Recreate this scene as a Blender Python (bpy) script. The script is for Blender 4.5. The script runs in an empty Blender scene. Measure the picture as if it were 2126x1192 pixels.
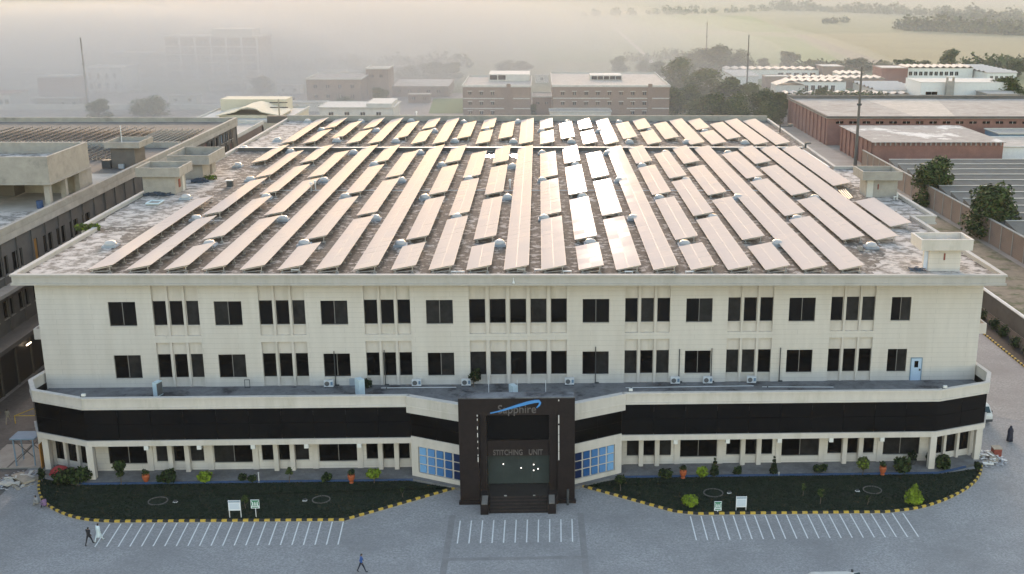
import bpy, bmesh, math, random
from mathutils import Vector, Matrix
random.seed(7)
SC = bpy.context.scene
COL = SC.collection
R = math.radians

# ------------------------------------------------------------------ camera
FPX, PX, PY = 2343.55, 1220.51, 596.0           # focal length and principal point in photo pixels (2126 x 1192)
PITCH, YAW, ROLL = .2697995, .0436058, .0057706
CAM = Vector((0, -108, 46.94))
_fw = Vector((math.sin(YAW), math.cos(YAW), 0)); _rt = Vector((math.cos(YAW), -math.sin(YAW), 0)); _up = Vector((0, 0, 1))
CF = _fw*math.cos(PITCH) - _up*math.sin(PITCH)
_u = _up*math.cos(PITCH) + _fw*math.sin(PITCH)
CR = _rt*math.cos(ROLL) + _u*math.sin(ROLL)
CU = _u*math.cos(ROLL) - _rt*math.sin(ROLL)
cd = bpy.data.cameras.new('camera'); cam = bpy.data.objects.new('camera', cd); COL.objects.link(cam)
cam.matrix_world = Matrix(((CR.x, CU.x, -CF.x, CAM.x), (CR.y, CU.y, -CF.y, CAM.y), (CR.z, CU.z, -CF.z, CAM.z), (0, 0, 0, 1)))
cd.sensor_width = 36; cd.lens = FPX/2126*36; cd.shift_x = (1063-PX)/2126; cd.shift_y = 0
cd.clip_start = 1; cd.clip_end = 20000
SC.camera = cam
def ray(u, v): return CF + CR*((u-PX)/FPX) - CU*((v-PY)/FPX)
def az(u, v, z=0.): d = ray(u, v); return CAM + d*((z-CAM.z)/d.z)      # pixel -> point on a level plane
def ay(u, v, y): d = ray(u, v); return CAM + d*((y-CAM.y)/d.y)         # pixel -> point on a plane parallel to the facade
def ax(u, v, x): d = ray(u, v); return CAM + d*((x-CAM.x)/d.x)

# ------------------------------------------------------------------ sky, sun, exposure
SUN_EL = R(9.5)
_s = ray(1062, 325); SUN_AZ = math.atan2(_s.x, _s.y)                    # clockwise from +Y
world = bpy.data.worlds.new('World'); SC.world = world; world.use_nodes = True
wn = world.node_tree.nodes; wl = world.node_tree.links
sky = wn.new('ShaderNodeTexSky'); sky.sky_type = 'NISHITA'; sky.sun_disc = False
sky.sun_elevation = SUN_EL; sky.sun_rotation = SUN_AZ; sky.altitude = 200
sky.air_density = 1.35; sky.dust_density = 1.5; sky.ozone_density = 1.0
wl.new(sky.outputs[0], wn['Background'].inputs[0]); wn['Background'].inputs[1].default_value = .15
sd = bpy.data.lights.new('sun', 'SUN'); sun = bpy.data.objects.new('sun', sd); COL.objects.link(sun)
sd.energy = .5; sd.angle = R(2.5); sd.color = (1, .87, .76)
sdir = Vector((math.sin(SUN_AZ)*math.cos(SUN_EL), math.cos(SUN_AZ)*math.cos(SUN_EL), math.sin(SUN_EL)))
sun.rotation_euler = sdir.to_track_quat('Z', 'Y').to_euler(); sun.location = (0, 0, 300)
SC.view_settings.view_transform = 'Standard'; SC.view_settings.look = 'None'
SC.view_settings.exposure = 2.0; SC.view_settings.gamma = 1.0; SC.view_settings.use_curve_mapping = False
SC.view_settings.use_white_balance = True; SC.view_settings.white_balance_temperature = 6900; SC.view_settings.white_balance_tint = 20
SC.cycles.volume_bounces = 2; SC.cycles.max_bounces = 8; SC.cycles.use_denoising = True

# ------------------------------------------------------------------ materials
M = {}
def mat(name, col, rough=.85, var=.12, vs=1.5, metal=0., spec=.5, bump=0., bs=None, col2=None, thr=(.45, .6), sc2=.3, brick=None, coat=0., trans=0., emis=None, patch_detail=6., stretch=None):
    m = bpy.data.materials.new(name); m.use_nodes = True; M[name] = m
    nt = m.node_tree; n = nt.nodes; l = nt.links; b = n['Principled BSDF']
    b.inputs['Roughness'].default_value = rough; b.inputs['Metallic'].default_value = metal
    b.inputs['Specular IOR Level'].default_value = spec; b.inputs['Coat Weight'].default_value = coat
    b.inputs['Transmission Weight'].default_value = trans
    if emis: b.inputs['Emission Color'].default_value = (*emis[0], 1); b.inputs['Emission Strength'].default_value = emis[1]
    if var == 0 and not brick and not col2:
        b.inputs['Base Color'].default_value = (*col, 1); return m
    tc = n.new('ShaderNodeTexCoord'); src = tc.outputs['Object']
    if stretch:
        mp = n.new('ShaderNodeMapping'); mp.inputs['Scale'].default_value = stretch; l.new(src, mp.inputs[0]); src = mp.outputs[0]
    nz = n.new('ShaderNodeTexNoise'); nz.inputs['Scale'].default_value = vs; nz.inputs['Detail'].default_value = 8; nz.inputs['Roughness'].default_value = .65
    l.new(src, nz.inputs['Vector'])
    def ramp(val, a, c, p0=.3, p1=.7):
        r = n.new('ShaderNodeValToRGB'); r.color_ramp.elements[0].color = (*a, 1); r.color_ramp.elements[1].color = (*c, 1)
        r.color_ramp.elements[0].position = p0; r.color_ramp.elements[1].position = p1; l.new(val, r.inputs[0]); return r.outputs[0]
    lo = tuple(c*(1-var) for c in col); hi = tuple(min(1, c*(1+var)) for c in col)
    out = ramp(nz.outputs[0], lo, hi)
    if col2:
        n2 = n.new('ShaderNodeTexNoise'); n2.inputs['Scale'].default_value = sc2; n2.inputs['Detail'].default_value = patch_detail; n2.inputs['Roughness'].default_value = .7
        l.new(src, n2.inputs['Vector'])
        f = ramp(n2.outputs[0], (0, 0, 0), (1, 1, 1), *thr)
        mx = n.new('ShaderNodeMix'); mx.data_type = 'RGBA'; l.new(f, mx.inputs[0]); l.new(out, mx.inputs[6]); mx.inputs[7].default_value = (*col2, 1); out = mx.outputs[2]
    hgt = nz.outputs[0]
    if brick:
        bw, bh, mort, mc, flat = brick                       # mc: joint colour factor; flat: lies on the ground
        sx = n.new('ShaderNodeSeparateXYZ'); l.new(tc.outputs['Object'], sx.inputs[0])
        cb = n.new('ShaderNodeCombineXYZ')
        if flat: l.new(sx.outputs[0], cb.inputs[0]); l.new(sx.outputs[1], cb.inputs[1])
        else:
            ad = n.new('ShaderNodeMath'); l.new(sx.outputs[0], ad.inputs[0]); l.new(sx.outputs[1], ad.inputs[1]); l.new(ad.outputs[0], cb.inputs[0]); l.new(sx.outputs[2], cb.inputs[1])
        bt = n.new('ShaderNodeTexBrick'); bt.inputs['Scale'].default_value = 1; bt.inputs['Brick Width'].default_value = bw; bt.inputs['Row Height'].default_value = bh
        bt.inputs['Mortar Size'].default_value = mort; bt.inputs['Mortar Smooth'].default_value = .3; l.new(cb.outputs[0], bt.inputs[0])
        bt.inputs['Color1'].default_value = (1, 1, 1, 1); c2_ = .86 if mc < .75 else .985; bt.inputs['Color2'].default_value = (c2_, c2_, c2_, 1); bt.inputs['Mortar'].default_value = (mc, mc, mc, 1)
        mx = n.new('ShaderNodeMix'); mx.data_type = 'RGBA'; mx.blend_type = 'MULTIPLY'; mx.inputs[0].default_value = 1
        l.new(out, mx.inputs[6]); l.new(bt.outputs[0], mx.inputs[7]); out = mx.outputs[2]
    l.new(out, b.inputs['Base Color'])
    if bump:
        bp = n.new('ShaderNodeBump'); bp.inputs['Strength'].default_value = bump; bp.inputs['Distance'].default_value = .05
        n3 = n.new('ShaderNodeTexNoise'); n3.inputs['Scale'].default_value = bs or vs*4; n3.inputs['Detail'].default_value = 5; l.new(tc.outputs['Object'], n3.inputs['Vector'])
        l.new(n3.outputs[0], bp.inputs['Height']); l.new(bp.outputs[0], b.inputs['Normal'])
    return m
mat('facade', (.62, .58, .535), .9, .06, .8, stretch=(1.3, 1.3, .22), bump=.25, bs=30, brick=(7.0, .52, .018, .78, False), col2=(.54, .495, .445), thr=(.5, .85), sc2=.25)
mat('trim', (.59, .545, .50), .85, .07, 1.2, stretch=(1.3, 1.3, .3), bump=.15, bs=20, col2=(.45, .42, .355), thr=(.52, .8), sc2=.5)
mat('glass_dark', (.004, .004, .0045), .12, 0, spec=.25)
mat('glass_band', (.004, .004, .0045), .14, .3, .6, spec=.2)
mat('fascia', (.45, .425, .395), .88, .07, 1.2, stretch=(1.3, 1.3, .3), bump=.15, bs=20, col2=(.36, .335, .30), thr=(.5, .8), sc2=.5)
mat('glass_pale', (.022, .022, .023), .2, .5, 1.2, spec=.25)
mat('frame_dark', (.03, .028, .026), .5, 0)
mat('mullion_grey', (.22, .21, .20), .5, 0)
mat('roof_deck', (.105, .092, .08), .95, .6, 3.5, col2=(.44, .40, .365), thr=(.52, .60), sc2=1.1, bump=.5, bs=8, patch_detail=12.)
mat('roof_apron', (.20, .18, .16), .95, .45, 2.5, col2=(.54, .49, .45), thr=(.44, .56), sc2=.7, bump=.5, bs=8, patch_detail=12.)
mat('terrace', (.17, .175, .185), .9, .35, 1.2, col2=(.045, .045, .05), thr=(.52, .62), sc2=.30, bump=.4, bs=10)
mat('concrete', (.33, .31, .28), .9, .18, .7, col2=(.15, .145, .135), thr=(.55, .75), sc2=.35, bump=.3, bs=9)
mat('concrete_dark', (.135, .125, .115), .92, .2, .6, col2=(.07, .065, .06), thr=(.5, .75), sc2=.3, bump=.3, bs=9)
mat('granite', (.018, .0115, .0105), .28, .3, 2.0, spec=.45, brick=(1.2, .6, .008, .5, False))
mat('granite_floor', (.035, .027, .025), .22, .3, 2.0, brick=(.9, .9, .01, .5, True))
mat('plinth_top', (.22, .20, .18), .5, .1)
mat('paver', (.36, .35, .345), .9, .34, 5.5, col2=(.27, .26, .255), thr=(.40, .72), sc2=.16, bump=.4, bs=25, brick=(.24, .12, .012, .72, True))
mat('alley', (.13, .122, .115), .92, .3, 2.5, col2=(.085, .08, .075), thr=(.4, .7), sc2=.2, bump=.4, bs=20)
mat('lane', (.31, .29, .275), .92, .3, 4.5, col2=(.24, .222, .21), thr=(.4, .7), sc2=.15, bump=.4, bs=20)
mat('paver_dark', (.275, .262, .255), .9, .12, .8, bump=.3, bs=25, brick=(.24, .12, .012, .7, True))
mat('podium', (.20, .195, .195), .9, .2, 1, bump=.2, col2=(.13, .125, .12), thr=(.5, .7), sc2=.4, brick=(.4, .4, .01, .7, True))
mat('blue_paint', (.025, .065, .16), .7, .25, 3)
mat('white_line', (.72, .72, .70), .8, .12, 6)
mat('kerb_yellow', (.58, .38, .06), .75, .2, 4, col2=(.4, .33, .2), thr=(.55, .75), sc2=2)
mat('kerb_black', (.025, .025, .025), .8, .2, 4)
mat('soil', (.045, .032, .024), .95, .3, 2)
mat('lawn', (.010, .018, .007), .95, .35, .8, col2=(.016, .015, .009), thr=(.55, .75), sc2=.3, bump=.6, bs=20)
mat('grass', (.011, .021, .007), .9, .4, 1.5)
mat('brick_red', (.265, .135, .11), .92, .22, .35, bump=.3, bs=10, col2=(.22, .12, .10), thr=(.45, .7), sc2=.15, brick=(.9, .35, .02, .8, False))
mat('brick_old', (.27, .19, .15), .93, .25, .4, bump=.3, bs=10, col2=(.19, .14, .12), thr=(.45, .7), sc2=.2, brick=(.9, .35, .02, .8, False))
mat('white_paint', (.70, .70, .68), .8, .06, 1)
mat('cream_paint', (.58, .52, .40), .85, .08, 1)
mat('off_white', (.55, .53, .49), .85, .1, .8, col2=(.40, .38, .35), thr=(.5, .8), sc2=.3)
mat('grey_roof', (.30, .28, .265), .95, .2, .5, col2=(.62, .60, .57), thr=(.53, .60), sc2=.11, bump=.3)
mat('grey_roof_plain', (.33, .31, .29), .95, .2, .4, col2=(.24, .22, .20), thr=(.45, .7), sc2=.15)
mat('pale_roof', (.44, .40, .36), .92, .2, .5, col2=(.34, .31, .27), thr=(.4, .7), sc2=.2)
mat('sheet_roof', (.62, .54, .475), .6, .06, .5, spec=.1)
mat('sheet_grey', (.17, .15, .125), .95, .15, .6, col2=(.17, .16, .15), thr=(.5, .7), sc2=.3)
mat('frame_galv', (.50, .49, .47), .45, .05, 2, metal=.6)
mat('alu', (.60, .51, .455), .6, 0, spec=.2)
mat('dome', (.47, .455, .44), .35, .05, 2)
mat('dome_curb', (.34, .38, .42), .7, .1, 2)
mat('steel_white', (.68, .69, .70), .55, .05, 2)
mat('ac_grille', (.12, .12, .12), .6, 0)
mat('bluish_white', (.55, .68, .74), .6, .05, 2)
mat('door_blue', (.42, .55, .70), .55, .06, 2)
mat('orange_door', (.42, .19, .04), .7, .15, 2)
mat('steel_blue', (.16, .25, .34), .6, .1, 2)
mat('steel_dark', (.05, .055, .06), .6, .1, 2)
mat('rust', (.22, .05, .035), .8, .2, 3)
mat('red_cloth', (.42, .05, .05), .8, .15, 4)
mat('terracotta', (.42, .10, .035), .7, .2, 4)
mat('timber', (.36, .31, .25), .85, .2, 3)
mat('rubble', (.42, .43, .46), .9, .3, 4)
mat('bark', (.11, .085, .065), .95, .25, 3)
mat('puddle', (.03, .03, .03), .04, 0, spec=.6)
mat('earth', (.27, .235, .20), .95, .2, .06, col2=(.34, .30, .26), thr=(.4, .7), sc2=.02)
mat('field_far', (.13, .155, .07), .95, .15, .01, col2=(.19, .185, .10), thr=(.4, .65), sc2=.004)
mat('field_green', (.085, .155, .025), .95, .12, .02)
mat('field_tan', (.20, .185, .095), .95, .1, .02)
mat('field_olive', (.13, .15, .065), .95, .12, .02)
mat('scrub', (.20, .165, .12), .95, .3, .4, col2=(.07, .085, .035), thr=(.48, .6), sc2=.25, bump=.6)
mat('yard', (.31, .275, .245), .95, .15, .15, col2=(.22, .20, .17), thr=(.45, .7), sc2=.06)
mat('track', (.40, .36, .31), .95, .1, .2)
for nm, c in (('leaf_dark', (.030, .050, .014)), ('leaf_mid', (.058, .088, .022)), ('leaf_olive', (.095, .115, .034)), ('leaf_lime', (.19, .27, .022)), ('leaf_black', (.010, .018, .008))):
    mat(nm, c, .75, .45, .9, spec=.25)
for i, c in enumerate(((.018, .045, .13), (.05, .16, .36), (.10, .26, .50), (.16, .34, .60), (.24, .46, .72))): mat('tile%d' % i, tuple(q**1.25 for q in c), .5, .05, 3, spec=.2)
mat('swoosh', (.06, .27, .62), .4, 0)
mat('letter', (.13, .115, .11), .45, 0)
mat('strip_light', (.75, .72, .68), .5, 0)
mat('sign_green', (.03, .20, .10), .6, 0)
mat('sign_white', (.74, .77, .80), .6, 0)
mat('sign_pale', (.55, .62, .70), .6, 0)
mat('foyer_glass', (.045, .058, .056), .15, .15, .5, spec=.4)
mat('lamp_on', (.9, .9, .9), .5, 0, emis=((1, .97, .9), .7))
mat('tube_on', (.9, .85, .7), .5, 0, emis=((1, .85, .6), 3.0))
mat('car_glass', (.03, .06, .07), .1, 0)
mat('tyre', (.02, .02, .02), .9, 0)
mat('bundle', (.05, .07, .10), .7, .4, 3)
mat('skin', (.30, .17, .11), .6, 0); mat('hair', (.012, .010, .009), .7, 0)
mat('cloth_black', (.018, .018, .022), .85, .2, 8); mat('cloth_white', (.62, .72, .76), .8, .08, 8); mat('cloth_blue', (.03, .10, .32), .8, .15, 8)
mat('cloth_navy', (.02, .022, .04), .85, .2, 8); mat('cloth_grey', (.28, .28, .28), .85, .2, 8); mat('cloth_purple', (.22, .13, .24), .85, .2, 8); mat('cloth_tan', (.30, .27, .22), .85, .2, 8)
# solar glass: bright sky reflection painted in as a pale salmon base colour
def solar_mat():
    m = mat('solar_sky_tint', (.05, .055, .07), .16, 0, spec=.00022, coat=0)
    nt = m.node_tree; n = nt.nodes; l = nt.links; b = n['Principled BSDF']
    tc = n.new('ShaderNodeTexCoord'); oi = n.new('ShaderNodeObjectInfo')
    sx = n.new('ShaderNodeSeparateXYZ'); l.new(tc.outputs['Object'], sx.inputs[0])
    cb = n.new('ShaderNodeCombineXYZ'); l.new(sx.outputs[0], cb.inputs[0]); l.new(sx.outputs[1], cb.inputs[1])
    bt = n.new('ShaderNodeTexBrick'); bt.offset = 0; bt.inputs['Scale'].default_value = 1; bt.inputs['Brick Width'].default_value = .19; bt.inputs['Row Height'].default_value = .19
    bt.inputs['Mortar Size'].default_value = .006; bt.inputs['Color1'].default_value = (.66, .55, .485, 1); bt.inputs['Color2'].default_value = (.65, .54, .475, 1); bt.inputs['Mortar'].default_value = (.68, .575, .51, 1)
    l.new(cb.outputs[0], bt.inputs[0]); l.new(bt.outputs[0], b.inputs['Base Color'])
    # each module is set slightly out of true, so its faint remaining gloss differs a little
    wn_ = n.new('ShaderNodeTexWhiteNoise'); wn_.noise_dimensions = '1D'; l.new(oi.outputs['Random'], wn_.inputs['W'])
    sb = n.new('ShaderNodeVectorMath'); sb.operation = 'SUBTRACT'; l.new(wn_.outputs['Color'], sb.inputs[0]); sb.inputs[1].default_value = (.5, .5, .5)
    scl = n.new('ShaderNodeVectorMath'); scl.operation = 'SCALE'; l.new(sb.outputs[0], scl.inputs[0]); scl.inputs['Scale'].default_value = .018
    ge = n.new('ShaderNodeNewGeometry'); ad = n.new('ShaderNodeVectorMath'); l.new(ge.outputs['Normal'], ad.inputs[0]); l.new(scl.outputs[0], ad.inputs[1])
    nr = n.new('ShaderNodeVectorMath'); nr.operation = 'NORMALIZE'; l.new(ad.outputs[0], nr.inputs[0]); l.new(nr.outputs[0], b.inputs['Normal'])
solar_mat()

# ------------------------------------------------------------------ mesh helpers
class MB:
    def __init__(s): s.v = []; s.f = []; s.m = []; s.cur = 0
    def quad(s, *p):
        b = len(s.v); s.v += [tuple(q) for q in p]; s.f.append(tuple(range(b, b+len(p)))); s.m.append(s.cur); return s
    def box(s, x0, x1, y0, y1, z0, z1):
        b = len(s.v)
        s.v += [(x0, y0, z0), (x1, y0, z0), (x1, y1, z0), (x0, y1, z0), (x0, y0, z1), (x1, y0, z1), (x1, y1, z1), (x0, y1, z1)]
        for f in ((0, 3, 2, 1), (4, 5, 6, 7), (0, 1, 5, 4), (1, 2, 6, 5), (2, 3, 7, 6), (3, 0, 4, 7)): s.f.append(tuple(b+i for i in f)); s.m.append(s.cur)
        return s
    def prism(s, poly, z0, z1):
        b = len(s.v); n = len(poly)
        a = sum(poly[i][0]*poly[(i+1) % n][1]-poly[(i+1) % n][0]*poly[i][1] for i in range(n))
        if a < 0: poly = poly[::-1]
        s.v += [(p[0], p[1], z0) for p in poly]+[(p[0], p[1], z1) for p in poly]
        s.f.append(tuple(b+i for i in range(n))[::-1]); s.f.append(tuple(b+n+i for i in range(n))); s.m += [s.cur]*2
        for i in range(n): j = (i+1) % n; s.f.append((b+i, b+j, b+n+j, b+n+i)); s.m.append(s.cur)
        return s
    def beam(s, p, q, w, h, upv=(0, 0, 1)):
        p = Vector(p); q = Vector(q); d = (q-p).normalized(); u = Vector(upv)
        if abs(d.dot(u)) > .95: u = Vector((0, 1, 0))
        r = d.cross(u).normalized()*w/2; t = r.cross(d).normalized()*h/2
        b = len(s.v); s.v += [tuple(p-r-t), tuple(p+r-t), tuple(p+r+t), tuple(p-r+t), tuple(q-r-t), tuple(q+r-t), tuple(q+r+t), tuple(q-r+t)]
        for f in ((0, 1, 2, 3), (7, 6, 5, 4), (0, 4, 5, 1), (1, 5, 6, 2), (2, 6, 7, 3), (3, 7, 4, 0)): s.f.append(tuple(b+i for i in f)); s.m.append(s.cur)
        return s
    def tube(s, p, q, r0, r1=None, n=8):
        r1 = r0 if r1 is None else r1
        p = Vector(p); q = Vector(q); d = (q-p).normalized(); u = Vector((0, 0, 1)) if abs(d.z) < .95 else Vector((1, 0, 0))
        a = d.cross(u).normalized(); c = d.cross(a)
        b = len(s.v)
        for o, rr in ((p, r0), (q, r1)):
            for i in range(n): t = 2*math.pi*i/n; s.v.append(tuple(o+(a*math.cos(t)+c*math.sin(t))*rr))
        for i in range(n): j = (i+1) % n; s.f.append((b+i, b+j, b+n+j, b+n+i)); s.m.append(s.cur)
        s.f.append(tuple(b+i for i in range(n))[::-1]); s.f.append(tuple(b+n+i for i in range(n))); s.m += [s.cur]*2
        return s
    def lathe(s, prof, c=(0, 0, 0), n=16, sx=1, sy=1):
        b = len(s.v); k = len(prof)
        for r, z in prof:
            for i in range(n): t = 2*math.pi*i/n; s.v.append((c[0]+r*math.cos(t)*sx, c[1]+r*math.sin(t)*sy, c[2]+z))
        for a in range(k-1):
            for i in range(n): j = (i+1) % n; s.f.append((b+a*n+i, b+a*n+j, b+(a+1)*n+j, b+(a+1)*n+i)); s.m.append(s.cur)
        s.f.append(tuple(b+i for i in range(n))[::-1]); s.f.append(tuple(b+(k-1)*n+i for i in range(n))); s.m += [s.cur]*2
        return s
    def mesh(s, name, mats, org=(0, 0, 0), smooth=False):
        me = bpy.data.meshes.new(name)
        me.from_pydata([(x-org[0], y-org[1], z-org[2]) for x, y, z in s.v], [], s.f)
        mats = mats if isinstance(mats, (list, tuple)) else [mats]
        for m in mats: me.materials.append(M[m])
        if len(mats) > 1:
            for p, i in zip(me.polygons, s.m): p.material_index = i
        if smooth:
            for p in me.polygons: p.use_smooth = True
        me.update(); return me
    def build(s, name, mats, parent=None, org=None, smooth=False):
        if org is None: org = root_of(parent).location if parent else (0, 0, 0)
        return link(name, s.mesh(name, mats, org, smooth), parent)
def root_of(o):
    while o.parent: o = o.parent
    return o
def link(name, data, parent=None):
    o = bpy.data.objects.new(name, data); COL.objects.link(o)
    if parent: o.parent = parent
    return o
def tag(o, label=None, cat=None, group=None, kind=None):
    if label: o['label'] = label
    if cat: o['category'] = cat
    if group: o['group'] = group
    if kind: o['kind'] = kind
    return o
def thing(name, loc, label, cat, group=None):
    o = link(name, None); o.location = loc; o.empty_display_size = .3
    return tag(o, label, cat, group)
def copy_tree(o, parent=None):
    c = o.copy(); COL.objects.link(c); c.parent = parent
    for ch in list(KIDS.get(o.name, o.children)): copy_tree(ch, c)
    return c
KIDS = {}
ORD = ['zeroth', 'first', 'second', 'third', 'fourth', 'fifth', 'sixth', 'seventh', 'eighth', 'ninth', 'tenth', 'eleventh', 'twelfth', 'thirteenth', 'fourteenth', 'fifteenth', 'sixteenth', 'seventeenth', 'eighteenth', 'nineteenth', 'twentieth']
def ordn(i):
    if i <= 20: return ORD[i]
    return {2: 'twenty', 3: 'thirty', 4: 'forty'}[i//10]+('-'+ORD[i % 10] if i % 10 else '').replace('zeroth', '')
def skin_wall(mb, axis, c, a0, a1, z0, z1, holes, depth, sgn):
    """flat wall in plane x=c ('x') or y=c ('y') with rectangular holes whose reveals go back by depth*sgn"""
    As = sorted({a0, a1, *[h[0] for h in holes], *[h[1] for h in holes]}); Zs = sorted({z0, z1, *[h[2] for h in holes], *[h[3] for h in holes]})
    P = (lambda a, z, d=0: (a, c+d, z)) if axis == 'y' else (lambda a, z, d=0: (c+d, a, z))
    for i in range(len(As)-1):
        for j in range(len(Zs)-1):
            am = (As[i]+As[i+1])/2; zm = (Zs[j]+Zs[j+1])/2
            if any(h[0] < am < h[1] and h[2] < zm < h[3] for h in holes): continue
            mb.quad(P(As[i], Zs[j]), P(As[i+1], Zs[j]), P(As[i+1], Zs[j+1]), P(As[i], Zs[j+1]))
    for h in holes:
        d = depth*sgn
        mb.quad(P(h[0], h[2]), P(h[1], h[2]), P(h[1], h[2], d), P(h[0], h[2], d)); mb.quad(P(h[0], h[3]), P(h[0], h[3], d), P(h[1], h[3], d), P(h[1], h[3]))
        mb.quad(P(h[0], h[2]), P(h[0], h[2], d), P(h[0], h[3], d), P(h[0], h[3])); mb.quad(P(h[1], h[2]), P(h[1], h[3]), P(h[1], h[3], d), P(h[1], h[2], d))
# ------------------------------------------------------------------ ground, fields, pavement
def sheet(name, poly, z, m, kind='structure', parent=None):
    mb = MB(); mb.quad(*[(p[0], p[1], z) for p in poly]); o = mb.build(name, m, parent)
    if not parent: tag(o, kind=kind)
    return o
def rect(x0, x1, y0, y1): return [(x0, y0), (x1, y0), (x1, y1), (x0, y1)]
GX = 7000
tag(MB().quad((-GX, -400, 0), (GX, -400, 0), (GX, GX, 0), (-GX, GX, 0)).build('ground', 'field_far'), kind='structure')
sheet('yard', rect(-420, 330, -60, 360), .02, 'yard')
def gpoly(pts): return [az(u, v, 0)[:2] for u, v in pts]
sheet('green_field', gpoly([(1120, 128), (1760, 134), (1650, 78), (1240, 62), (1060, 84)]), .10, 'field_green')
sheet('tan_field', gpoly([(1790, 134), (2300, 152), (2300, 78), (1960, 66), (1660, 72)]), .13, 'field_tan')
sheet('olive_field', gpoly([(560, 138), (1100, 128), (1040, 86), (700, 84)]), .10, 'field_olive')
sheet('bright_field', gpoly([(1320, 60), (1640, 68), (1560, 34), (1300, 30)]), .12, 'field_green')
sheet('stubble_field', gpoly([(1650, 66), (2400, 74), (2400, 34), (1620, 36)]), .11, 'field_olive')
sheet('pale_field', gpoly([(800, 80), (1290, 60), (1270, 30), (760, 34)]), .08, 'field_olive')
sheet('field_path', gpoly([(1392, 190), (1404, 188), (1348, 118), (1282, 60), (1276, 61), (1340, 120)]), .16, 'track')
sheet('dirt_strip', gpoly([(1652, 74), (1668, 72), (1830, 128), (1800, 136)]), .18, 'scrub')
sheet('back_lawn', gpoly([(890, 236), (962, 236), (962, 205), (900, 205)]), .06, 'field_green')
sheet('grass_strip', gpoly([(1392, 240), (1430, 240), (1420, 170), (1402, 150)]), .07, 'field_olive')
sheet('dirt_road', gpoly([(-200, 226), (520, 212), (520, 206), (-200, 218)]), .06, 'track')
sheet('side_road', gpoly([(560, 200), (566, 200), (640, 168), (632, 168)]), .07, 'track')
PAVE = sheet('pavement', [(-62, -60), (60.2, -60), (60.2, 130), (-62, 130)], .04, 'paver')
sheet('alley_road', [(-61, -14), (-50.2, -14), (-50.2, 120), (-61, 120)], .052, 'alley')  # brown-grey paving, darkened so its colour carries the narrow alley's shade
sheet('lane', [(46.4, 8), (60.1, 2), (60.1, 125), (46.4, 125)], .052, 'lane')
sheet('scrub_strip', [(65.6, 0), (80.8, 0), (80.8, 175), (65.6, 175)], .06, 'scrub')
sheet('planting_strip', [(60.5, -10), (64.9, -10), (64.9, 130), (60.5, 130)], .10, 'soil')

# painted parking lines and darker paver bands
def line_poly(a, b, w):
    a = Vector((a[0], a[1])); b = Vector((b[0], b[1])); n = (b-a).normalized(); n = Vector((-n.y, n.x))*w/2
    return [a-n, b-n, b+n, a+n]
def paint(a, b, w=.11): sheet('painted_line', line_poly(a, b, w), .048, 'white_line', parent=PAVE)
for i in range(22):
    x = -37.9+i*.9735; paint((x-.15, -15.98), (x+.1, -20.1-.012*i))
for i in range(11): paint((-7.25+i*.995, -16.3), (-7.22+i*.985, -20.5))
for i in range(21): paint((13.36+i*.968, -16.1), (13.3+i*.97, -20.55))
for p, q, w in (((-8.0, -15.2), (-8.2, -60), .55), ((3.5, -15.2), (3.8, -60), .55), ((-8, -23.2), (3.6, -23.2), .5)):
    sheet('paver_band', line_poly(p, q, w), .0445+(.0012 if abs(p[1]-q[1]) < 1 else 0), 'paver_dark', parent=PAVE)

# lawns with painted kerbs
def polyresample(pts, step):
    out = [Vector(pts[0][:2])]; acc = 0; res = []
    P = [Vector(p[:2]) for p in pts]; L = [(P[i+1]-P[i]).length for i in range(len(P)-1)]; T = sum(L); n = round(T/step); st = T/n
    for k in range(n+1):
        d = k*st; i = 0
        while i < len(L)-1 and d > L[i]: d -= L[i]; i += 1
        res.append(P[i]+(P[i+1]-P[i])*min(1, d/L[i]))
    return res
def smooth_poly(P, n=3):
    for _ in range(n):
        Q = [P[0]]
        for i in range(len(P)-1): Q += [P[i]*.75+P[i+1]*.25, P[i]*.25+P[i+1]*.75]
        P = Q+[P[-1]]
    return P
KL = [az(u, v, .04).to_2d() for u, v in ((86, 985), (81, 1003), (80, 1022), (90, 1044), (112, 1060), (148, 1075), (190, 1083), (235, 1085))]
KLs = smooth_poly(KL)+[az(715, 1081.5, .04).to_2d(), az(955, 1012.5, .04).to_2d()]
KR = [az(u, v, .04).to_2d() for u, v in ((1840, 1065), (1905, 1058), (1955, 1043), (1997, 1023), (2024, 1003), (2037, 983), (2038, 966))]
KRs = [az(1204, 1010, .04).to_2d(), az(1400, 1064, .04).to_2d(), az(1445, 1069, .04).to_2d()]+smooth_poly(KR)
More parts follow.
